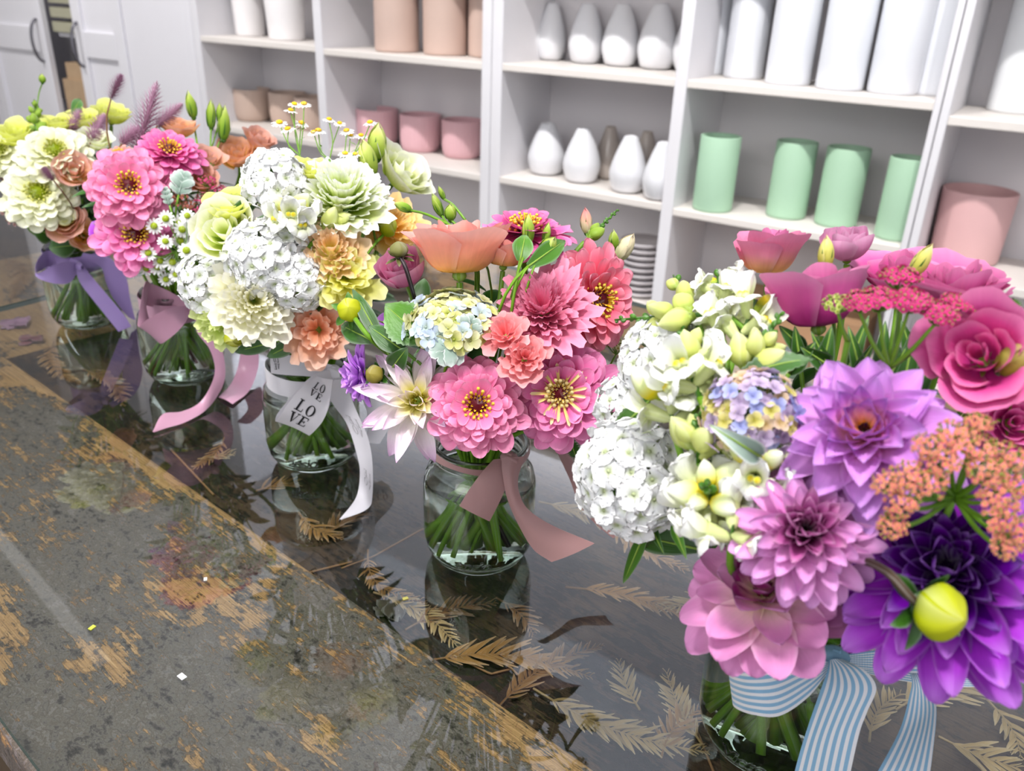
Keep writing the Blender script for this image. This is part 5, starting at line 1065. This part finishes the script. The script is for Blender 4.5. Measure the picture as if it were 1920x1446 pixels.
# ============================ fourth bouquet (mauve ribbon)
F('zinnia', 'b4', 895, 758, 200, (.0, .0, 1), 'pink zinnia with a dark red centre ringed by yellow florets', dd=.012, col=K['z_pink'], n=17, rows=6, ctr=.26)
F('zinnia', 'b4', 1050, 738, 222, (0, .03, 1), 'pink zinnia with long curling yellow florets at its centre', dd=.008, col=K['z_pink2'], centre='long', n=18, rows=5, ctr=.2)
F('zinnia', 'b4', 1120, 562, 215, (.62, .0, .62), 'coral pink zinnia turned to the right with a red and gold centre', dd=-.002, col=K['z_coral'], n=14, rows=5, open_=.15)
F('zinnia', 'b4', 985, 428, 190, (.02, .93, .36), 'magenta pink zinnia seen edge on at the back top of its bunch', dd=-.012, col=K['z_mag'], n=16, rows=4)
F('ruffled', 'b4', 1015, 568, 175, (-.1, .55, 1), 'ruffled rose pink flower in the middle of the zinnias', dd=.006, col=K['c_pnk'], rows=7, n=5, ruf=.1, rf=12)
F('ruffled', 'b4', 945, 622, 95, (-.15, .5, 1), 'small coral frilled bloom with a green eye above the dark centred zinnia', dd=.014, col=K['c_cor'], rows=4, n=4, ruf=.06, rf=5, tight=.35)
F('ruffled', 'b4', 985, 668, 105, (.1, .3, 1), 'small coral frilled bloom between the two facing zinnias', dd=.02, col=K['c_cor'], rows=5, n=4, ruf=.07, rf=5, tight=.2)
F('rose', 'b4', 860, 468, 176, (-.02, 1, .0), 'peach lisianthus seen from the side with apricot base', dd=-.004, col=K['r_pch'], H=1.0, rows=5, n=5, ruf=.065, flare=.16)
F('rose', 'b4', 946, 475, 96, (.1, 1, .05), 'smaller peach lisianthus tucked beside the larger one', dd=-.012, col=K['r_pch'], H=.95, rows=4, ruf=.03, flare=.1)
F('rose', 'b4', 752, 508, 110, (-.28, .7, .6), 'half closed mauve pink lisianthus at the left of the peach one', dd=-.004, col=pm('lisianthus_mauve_pink', '#b8507a', '#cf7a9f', '#dd93b4'), H=1.0, rows=4, ruf=.03, open_=.4, flare=0, closed=.2)
F('dahlia', 'b4', 782, 752, 235, (-.12, .05, 1), 'loose white and pale pink dahlia with a yellow centre', dd=.006, outer=K['d_wht'], inner=K['d_wht_in'], centre=K['d_yc'], rows=6, n=10, wide=.36, tip=1.5, openc=.24, cup=.35, loose=.3, n_in=2)
F('dahlia', 'b4', 672, 705, 112, (-.92, -.05, .3), 'small lilac dahlia turned sideways at the left of its bunch', dd=.004, outer=K['d_sm'], inner=K['d_sm'], centre=K['d_sm'], rows=5, n=11, wide=.55, tip=1.8, lift=.35, cm=pm('calyx_olive_brown', '#6e6a2c', '#8f8440'))
bud('dahlia_bud', 'round yellow green dahlia bud with spread sepals at the far left of its bunch', 'b4', 655, 580, 46, 44, (-.1, .25, 1), [(690, 630, .015), (730, 665, -.02), (760, 690, -.05)], mat=pm('bud_yellow_lime'), dd=.02, kind='round', cal=GLEAF, rs_=.0016)
bud('dahlia_bud', 'dark round bud on a blackish stalk over the mauve lisianthus', 'b4', 748, 466, 36, 34, (-.1, .9, .4), [(760, 500, .018), (772, 540, .0), (780, 565, -.03), (800, 600, -.06)], mat=pm('bud_dark_olive', '#5a5a2c', '#7d7c4a', '#98966a'), dd=.022, kind='round', cal=BROWN, rs_=.0013, stem_mat=pm('stem_black_plum', '#2c2228', '#3a2a30'))
bud('dahlia_bud', 'olive striped bud behind the small lilac dahlia', 'b4', 700, 702, 36, 36, (-.5, .1, .8), [(730, 695, -.02)], mat=pm('bud_olive_brown', '#6b5f2a', '#8f8440', '#a89a52'), dd=.012, kind='round', cal=GDARK, rs_=.0014)
F('hydrangea', 'b4', 848, 582, 166, (-.02, .95, .5), 'pale straw and blue hydrangea head below the peach lisianthus', dd=.0, mats=HYD_Y, n=78, flat=.6)
leaf('round bright green serrated leaf left of the hydrangea', 'b4', (800, 640), (722, 572), 84, GLEAF, (.004, .004), serr=.1, name='hydrangea_leaf', bend=.2)
leaf('silver felted lobed leaf above the white pink dahlia', 'b4', (868, 620), (824, 668), 80, MIL, (.012, .02), kind='miller', name='dusty_miller_leaf')
leaf('small silver felted leaf under the hydrangea head', 'b4', (860, 640), (888, 600), 60, MIL, (.01, .014), kind='miller', name='dusty_miller_leaf')
for (a, b, w_, lab) in [((735, 690), (765, 650), 40, 'dark leaf curling above the white pink dahlia'), ((700, 640), (640, 610), 44, 'green leaf behind the round yellow bud'), ((720, 650), (660, 540), 30, 'narrow dark leaf rising behind the round yellow bud'),
                        ((760, 660), (690, 610), 44, 'dark green leaf crossing the stalk of the yellow bud'), ((715, 720), (735, 760), 34, 'small dark leaf beside the olive bud'), ((860, 640), (790, 655), 30, 'green leaf tip under the hydrangea')]:
    leaf(lab, 'b4', a, b, w_, GDARK, (.0, .012), name='dark_leaf')
for (x, y, w_, h, f, sp, lab) in [(820, 385, 20, 44, (-.4, .9, .2), [(840, 420), (880, 450)], 'slim green bud leaning left above the peach lisianthus'), (845, 398, 26, 30, (0, .9, .3), [(865, 430)], 'round pale green bud above the peach lisianthus'),
        (755, 388, 20, 34, (-.9, .4, .2), [(800, 402), (850, 425)], 'green bud at the end of the long stalk pointing left'), (828, 362, 12, 26, (-.4, .9, .2), [(850, 385), (872, 412)], 'tiny green bud topmost on the left stalks'),
        (990, 430, 26, 52, (0, 1, .2), [(985, 470)], 'green bud standing before the magenta pink zinnia'), (1025, 438, 18, 40, (.2, 1, .2), [(1010, 480)], 'slim spiky green bud before the magenta pink zinnia'), (1028, 462, 34, 40, (.6, .8, .3), [(1000, 490)], 'yellow green bud right of the smaller peach lisianthus')]:
    bud('lisianthus_bud', lab, 'b4', x, y, w_, h, f, sp, dd=.006 if x > 900 else -.035, mat=pm('bud_fresh_green', '#6f9a3c', '#93b54a', '#bccb66'), rs_=.0009)
for a, b, lab in [((975, 490), (985, 440), 'broad green leaf before the magenta pink zinnia, left one'), ((990, 500), (1060, 450), 'broad green leaf before the magenta pink zinnia, right one')]:
    leaf(lab, 'b4', a, b, 40, GLEAF, (.008, .008), name='green_leaf')
spike('b4', (1100, 450), (1160, 392), 24, pm('spike_green', '#7fa040', '#93b04c', '#a3bd5c', '#b5c86a'), 'slender green flower spike rising right of the magenta pink zinnia', 0, 4, 16, (0, 0), lean=.4)
bud('snapdragon_bud', 'coral tipped cream bud standing beside the green spike', 'b4', 1099, 415, 26, 46, (-.1, 1, .2), [(1105, 460)], dd=0, mat=pm('bud_coral_cream', '#e3dca8', '#efd9b8', '#ee8a8c'), rs_=.001)
bud('snapdragon_bud', 'cream bud leaning right over the coral zinnia', 'b4', 1172, 464, 36, 54, (.5, .8, .3), [(1150, 500)], dd=0, mat=pm('bud_cream', '#c9d28a', '#efe9c4', '#f3e4c0'), rs_=.001)
bud('snapdragon_bud', 'small green bud left of the leaning cream bud', 'b4', 1150, 450, 22, 36, (0, 1, .3), [(1140, 490)], dd=0, mat=pm('bud_fresh_green'), rs_=.001)
yarrow('cream seedy flower heads between the coral zinnia and the white sweet william', 'b4', [(1160, 648, 22), (1180, 670, 20), (1172, 695, 18)], (1120, 720), YAR['cream'], dd=-.01, s=.22)
leaf('tiny dark ferny leaf under the long floreted zinnia', 'b4', (1068, 820), (1080, 858), 26, GDARK, (-.02, -.01), serr=.5, name='fern_leaf')
leaf('violet petals peeking out left of the green round leaf', 'b4', (735, 610), (705, 600), 40, K['d_sm'], (-.02, -.02), name='violet_floret')
# ============================ middle bouquet (printed ribbon)
F('ruffled', 'b3', 640, 356, 186, (.02, .75, .75), 'big ruffled white flower with lime underside at the top of the middle bunch', dd=.0, col=K['c_wg'], rows=7, n=6, ruf=.08, rf=10, H=.8)
F('ruffled', 'b3', 478, 560, 165, (.1, .12, 1), 'ruffled cream flower low in front of the middle bunch', dd=.012, col=K['c_cr'], rows=7, n=5, ruf=.07, rf=9)
F('ruffled', 'b3', 412, 592, 122, (-.35, .0, 1), 'pale green ruffled flower left of the cream one', dd=.0, col=K['c_gr'], rows=5, n=5, ruf=.08, rf=8)
F('rose', 'b3', 420, 432, 125, (-.3, .5, .8), 'pale lemon lisianthus at the left of the middle bunch', dd=.004, col=K['r_cr'], H=.8, rows=4, ruf=.04, flare=.1)
F('rose', 'b3', 432, 385, 90, (-.2, .8, .5), 'lime lisianthus behind the pale lemon one', dd=-.01, col=K['r_yel'], H=.9, rows=4, ruf=.05)
F('rose', 'b3', 758, 322, 112, (.62, .62, .45), 'cream green lisianthus facing right at the top of the middle bunch', dd=-.004, col=K['r_cr'], H=.8, rows=4, ruf=.06, flare=.15)
F('rose', 'b3', 580, 318, 60, (0, .9, .4), 'small lime bloom behind the big white ruffled one', dd=-.008, col=K['r_yel'], H=.8, rows=3, ruf=.1)
F('ruffled', 'b3', 620, 462, 130, (.0, .5, 1), 'peach yellow ruffled flower in the centre of the middle bunch', dd=.006, col=K['c_py'], rows=6, n=5, ruf=.07, rf=8)
F('ruffled', 'b3', 648, 514, 134, (.1, .2, 1), 'lemon ruffled flower under the peach yellow one', dd=.014, col=K['c_yel'], rows=5, n=4, ruf=.08, rf=6, tight=.35)
F('ruffled', 'b3', 738, 418, 124, (.35, .5, 1), 'apricot ruffled flower at the right of the middle bunch', dd=.0, col=K['c_or'], rows=5, n=5, ruf=.07, rf=8)
F('ruffled', 'b3', 598, 620, 140, (.0, -.05, 1), 'salmon ruffled flower lowest in the middle bunch over the printed ribbon', dd=.006, col=K['c_pch'], rows=5, n=4, ruf=.08, rf=6, tight=.35)
F('william', 'b3', 508, 322, 115, (-.2, .7, .8), 'white sweet william head at the top left of the middle bunch', n=34)
F('william', 'b3', 490, 468, 140, (-.1, .5, 1), 'large white sweet william head in the middle bunch', dd=.006, n=44, s=.27)
F('william', 'b3', 562, 522, 110, (.1, .1, 1), 'white sweet william head left of the lemon ruffled flower', dd=.006, n=34)
F('william', 'b3', 385, 528, 112, (-.4, .1, 1), 'white sweet william head at the far left of the middle bunch', dd=.0, n=34)
F('william', 'b3', 545, 450, 90, (.1, .5, 1), 'white sweet william head under the snapdragon blossoms', dd=-.002, n=26, s=.32)
spike('b3', (545, 430), (545, 385), 36, SNAPW, 'white snapdragon blossoms under the big ruffled flower', 6, 3, 3, (.004, .01), lean=1.1)
spike('b3', (600, 440), (660, 385), 32, SNAPG, 'lime snapdragon buds under the big ruffled flower', 0, 9, 4, (0, 0))
bud('lisianthus_bud', 'plump lime bud at the top right of the middle bunch', 'b3', 708, 266, 42, 62, (.1, 1, .2), [(700, 310)], dd=.0)
bud('lisianthus_bud', 'plump lime bud lower beside its twin', 'b3', 688, 298, 40, 66, (-.2, 1, .2), [(695, 340)], dd=.004)
bud('lisianthus_bud', 'lime yellow bud before the apricot ruffled flower', 'b3', 728, 424, 40, 44, (.2, .5, .8), [(705, 455)], dd=.014, mat=pm('bud_yellow_lime'))
bud('lisianthus_bud', 'yellow green bud at the bottom of the middle bunch', 'b3', 438, 635, 40, 36, (-.1, -.3, 1), [], dd=.01, mat=pm('bud_yellow_lime'))
bud('lisianthus_bud', 'lime calyx bud between the lemon and the mauve flowers', 'b3', 700, 492, 34, 40, (.3, .6, .7), [], dd=.004)
for a, b, lab in [((700, 430), (690, 400), 'small dark leaf before the apricot flower'), ((520, 640), (440, 660), 'dark leaf under the cream ruffled flower'), ((560, 640), (500, 670), 'dark leaf over the neck of the middle jar'), ((610, 560), (560, 590), 'dark leaf between the white head and the salmon flower'), ((480, 380), (430, 400), 'green leaf beside the top left white head')]:
    leaf(lab, 'b3', a, b, 30, GDARK, (-.01, -.005), name='dark_leaf')
daisies('chamomile sprig with yellow discs standing tallest behind the middle bunch', 'b3', [(552, 196), (570, 196), (545, 208), (524, 231), (565, 232), (540, 243)], (562, 292), 30, dd=-.01)
daisies('chamomile sprig in front of the shelf post', 'b3', [(617, 225), (637, 232), (588, 249), (597, 246)], (618, 300), 28, dd=-.01)
daisies('chamomile sprig left of the plump lime buds', 'b3', [(650, 246), (657, 255), (677, 255), (694, 231), (666, 290), (647, 289)], (640, 315), 28, dd=-.01)
# ============================ second bouquet (dusty pink ribbon)
F('zinnia', 'b2', 242, 348, 160, (-.05, .28, 1), 'large pink zinnia with an orange centre in the second bunch', dd=.012, col=K['z_pink'], n=16, rows=6)
F('zinnia', 'b2', 318, 282, 130, (.1, .75, .6), 'magenta pink zinnia behind the large pink one', dd=.0, col=K['z_mag'], n=16, rows=5)
F('zinnia', 'b2', 254, 438, 150, (.0, .3, 1), 'pink zinnia hanging lowest over the lavender tails', dd=.002, col=K['z_pink2'], n=15, rows=4)
F('zinnia', 'b2', 222, 290, 72, (-.3, .8, .4), 'dusky brown pink zinnia turned away behind the large one', dd=-.002, col=K['z_brown'], n=12, rows=4)
F('rose', 'b2', 445, 290, 76, (-.1, .7, .6), 'golden apricot lisianthus with a pink heart at the right of the second bunch', dd=-.004, col=K['r_or'], H=.9, rows=5, ruf=.03, flare=.05)
F('rose', 'b2', 487, 262, 62, (.4, .8, .4), 'peach lisianthus behind the golden apricot one', dd=-.014, col=K['r_brn'], H=.9, rows=4, ruf=.03)
F('rose', 'b2', 338, 238, 66, (0, .9, .3), 'apricot lisianthus behind the magenta pink zinnia', dd=-.02, col=K['r_or'], H=.8, rows=4, ruf=.04)
F('rose', 'b2', 388, 298, 66, (.2, .8, .5), 'dusky rose lisianthus behind the green buds', dd=-.01, col=K['r_brn'], H=.9, rows=4, ruf=.04)
F('rose', 'b2', 378, 338, 62, (0, .6, .8), 'dusky rose lisianthus holding the crimson yarrow', dd=-.004, col=K['r_brn'], H=.9, rows=4, ruf=.04)
yarrow('crimson pink yarrow at the right of the second bunch', 'b2', [(388, 336, 18), (410, 352, 18), (382, 372, 18), (372, 390, 14), (400, 372, 12)], (385, 410), YAR['mag'], dd=.008, s=.17)
yarrow('rusty coral yarrow below the felted leaf', 'b2', [(338, 362, 16), (352, 382, 14), (328, 378, 12)], (345, 410), YAR['rust'], dd=.006, s=.2)
leaf('silver felted leaf beside the large pink zinnia', 'b2', (335, 365), (345, 325), 46, MIL, (.01, .01), kind='miller', name='dusty_miller_leaf')
leaf('narrow silver felted leaf against the large pink zinnia', 'b2', (318, 385), (308, 350), 22, MIL, (.012, .012), kind='miller', name='dusty_miller_leaf')
daisies('feverfew sprig of small white daisies over the dusty pink ribbon', 'b2', [(249, 506), (278, 475), (274, 503), (295, 501), (323, 492), (311, 524), (330, 515), (276, 478), (300, 490)], (330, 470), 32, 'feverfew', pm('disc_green', '#7f9a2c', '#9fb23a', '#b5bf4e'), dd=.01, up=.1)
daisies('feverfew sprig of small white daisies left of the lemon lisianthus', 'b2', [(289, 424), (311, 410), (336, 420), (351, 405), (310, 453), (338, 451), (342, 430), (360, 440), (350, 470), (365, 455)], (345, 475), 32, 'feverfew', pm('disc_green'), dd=.014, up=.15)
for x, y, w_, h, f, sp, lab in [(358, 197, 22, 46, (-.1, 1, .1), [(364, 235), (375, 300)], 'pointed yellow green bud standing highest right of the purple feathers'), (396, 215, 20, 50, (.1, 1, .1), [(395, 260), (395, 310)], 'slim green bud with a dark tip in the second bunch'),
        (420, 232, 26, 60, (.15, 1, .1), [(410, 270), (400, 310)], 'leafy green bud cluster right of the slim ones'), (412, 212, 14, 34, (.1, 1, .1), [(405, 250)], 'small green bud beside the dark tipped one')]:
    bud('lisianthus_bud', lab, 'b2', x, y, w_, h, f, sp, dd=-.004, mat=pm('bud_fresh_green'), rs_=.0009)
leaf('deep purple petals low at the left of the second bunch', 'b2', (200, 445), (172, 415), 44, K['d_pur'], (-.01, -.01), name='statice_floret')
leaf('deep purple petals under the lowest pink zinnia', 'b2', (255, 470), (235, 505), 40, K['d_pur'], (-.02, -.01), name='statice_floret')
ptilotus('tallest purple feathery flower leaning right', 'b2', (258, 285), (297, 146), 62, -.02)
ptilotus('purple feathery flower on a bare stem left of the tallest one', 'b2', (208, 186), (230, 136), 36, -.02)
ptilotus('purple feathery flower leaning far right', 'b2', (295, 236), (345, 192), 36, -.022)
ptilotus('low purple feathery flower in front of the lemon bloom', 'b2', (228, 270), (262, 238), 40, -.012)
ptilotus('short purple feathery flower behind the cream zinnia', 'b1', (172, 262), (198, 212), 40, .0)
ptilotus('purple feathery flower farthest left over the cream zinnia', 'b1', (132, 242), (152, 202), 32, -.01)
ptilotus('tiny round purple feathery tip between the cream zinnias', 'b1', (100, 338), (80, 314), 30, .03)
# ============================ first bouquet (lavender ribbon)
F('zinnia', 'b1', 103, 284, 138, (.0, .65, .8), 'cream zinnia at the top of the far left bunch', dd=.006, col=K['z_cream'], centre='green', n=17, rows=5)
F('zinnia', 'b1', 72, 362, 145, (-.15, .45, 1), 'cream zinnia with a green centre in the far left bunch', dd=.01, col=K['z_cream'], centre='green', n=17, rows=5)
F('zinnia', 'b1', -2, 282, 100, (-.2, .6, .8), 'cream zinnia cut by the left edge of the photo', dd=-.004, col=K['z_cream'], centre='green', n=15, rows=4)
F('rose', 'b1', 138, 318, 70, (.1, .5, .9), 'dusky apricot lisianthus between the cream and pink zinnias', dd=.018, col=K['r_brn'], H=.8, rows=4, ruf=.04)
F('rose', 'b1', 118, 408, 78, (-.1, .2, 1), 'dusky lisianthus with a lemon heart low in the far left bunch', dd=.012, col=K['r_brn'], inner=K['r_yel'], H=.8, rows=5, ruf=.05)
F('rose', 'b1', 158, 440, 56, (.1, .2, 1), 'small apricot lisianthus above the lavender bow', dd=.008, col=K['r_or'], H=.8, rows=4, ruf=.05)
F('rose', 'b1', 208, 212, 70, (.1, .9, .3), 'lemon lisianthus behind the purple feathery flowers', dd=-.02, col=K['r_yel'], H=.8, rows=4, ruf=.08)
F('rose', 'b1', 150, 222, 66, (.0, .9, .3), 'lemon lisianthus at the back of the far left bunch', dd=-.02, col=K['r_yel'], H=.7, rows=4, ruf=.08)
F('rose', 'b1', 108, 228, 62, (-.1, .9, .3), 'lemon lisianthus above the top cream zinnia', dd=-.016, col=K['r_yel'], H=.7, rows=4, ruf=.08)
F('rose', 'b1', 22, 250, 76, (-.1, .9, .4), 'lemon lisianthus near the left edge of the photo', dd=-.01, col=K['r_yel'], H=.7, rows=4, ruf=.08)
F('rose', 'b1', 176, 262, 60, (.2, .8, .5), 'lime cream lisianthus under the purple feathery flowers', dd=-.004, col=K['r_cr'], H=.8, rows=4, ruf=.06)
spike('b1', (68, 246), (64, 185), 16, pm('spike_green'), 'green flower spike standing up at the far left', 0, 12, 3, (-.012, -.012), lean=.9)
bud('lisianthus_bud', 'tiny green bud on a thin stalk above the far left spike', 'b1', 79, 147, 14, 16, (.1, 1, .2), [(72, 180), (68, 230)], dd=-.012, mat=pm('bud_fresh_green'), rs_=.0007)
leaf('small green leaf above the lemon lisianthus in the far left bunch', 'b1', (136, 212), (150, 186), 20, GLEAF, (-.02, -.02), name='green_leaf')
yarrow('faded mauve flower heads low at the left edge', 'b1', [(12, 385, 20), (35, 408, 20), (8, 340, 18)], (50, 420), [pm('faded_mauve', '#8a6a5c', '#b08a86', '#c9a6a8')], dd=-.01, s=.2)
for a, b, lab in [((100, 440), (60, 430), 'dark leaf at the underside of the far left bunch'), ((140, 460), (90, 465), 'dark leaf above the lavender bow'), ((175, 330), (168, 300), 'green leaf between the first two bunches')]:
    leaf(lab, 'b1', a, b, 44, GDARK, (-.02, -.01), name='dark_leaf')
NAMES = dict(b5='front', b4='pink zinnia', b3='middle', b2='second', b1='far left')
for key in NAMES:
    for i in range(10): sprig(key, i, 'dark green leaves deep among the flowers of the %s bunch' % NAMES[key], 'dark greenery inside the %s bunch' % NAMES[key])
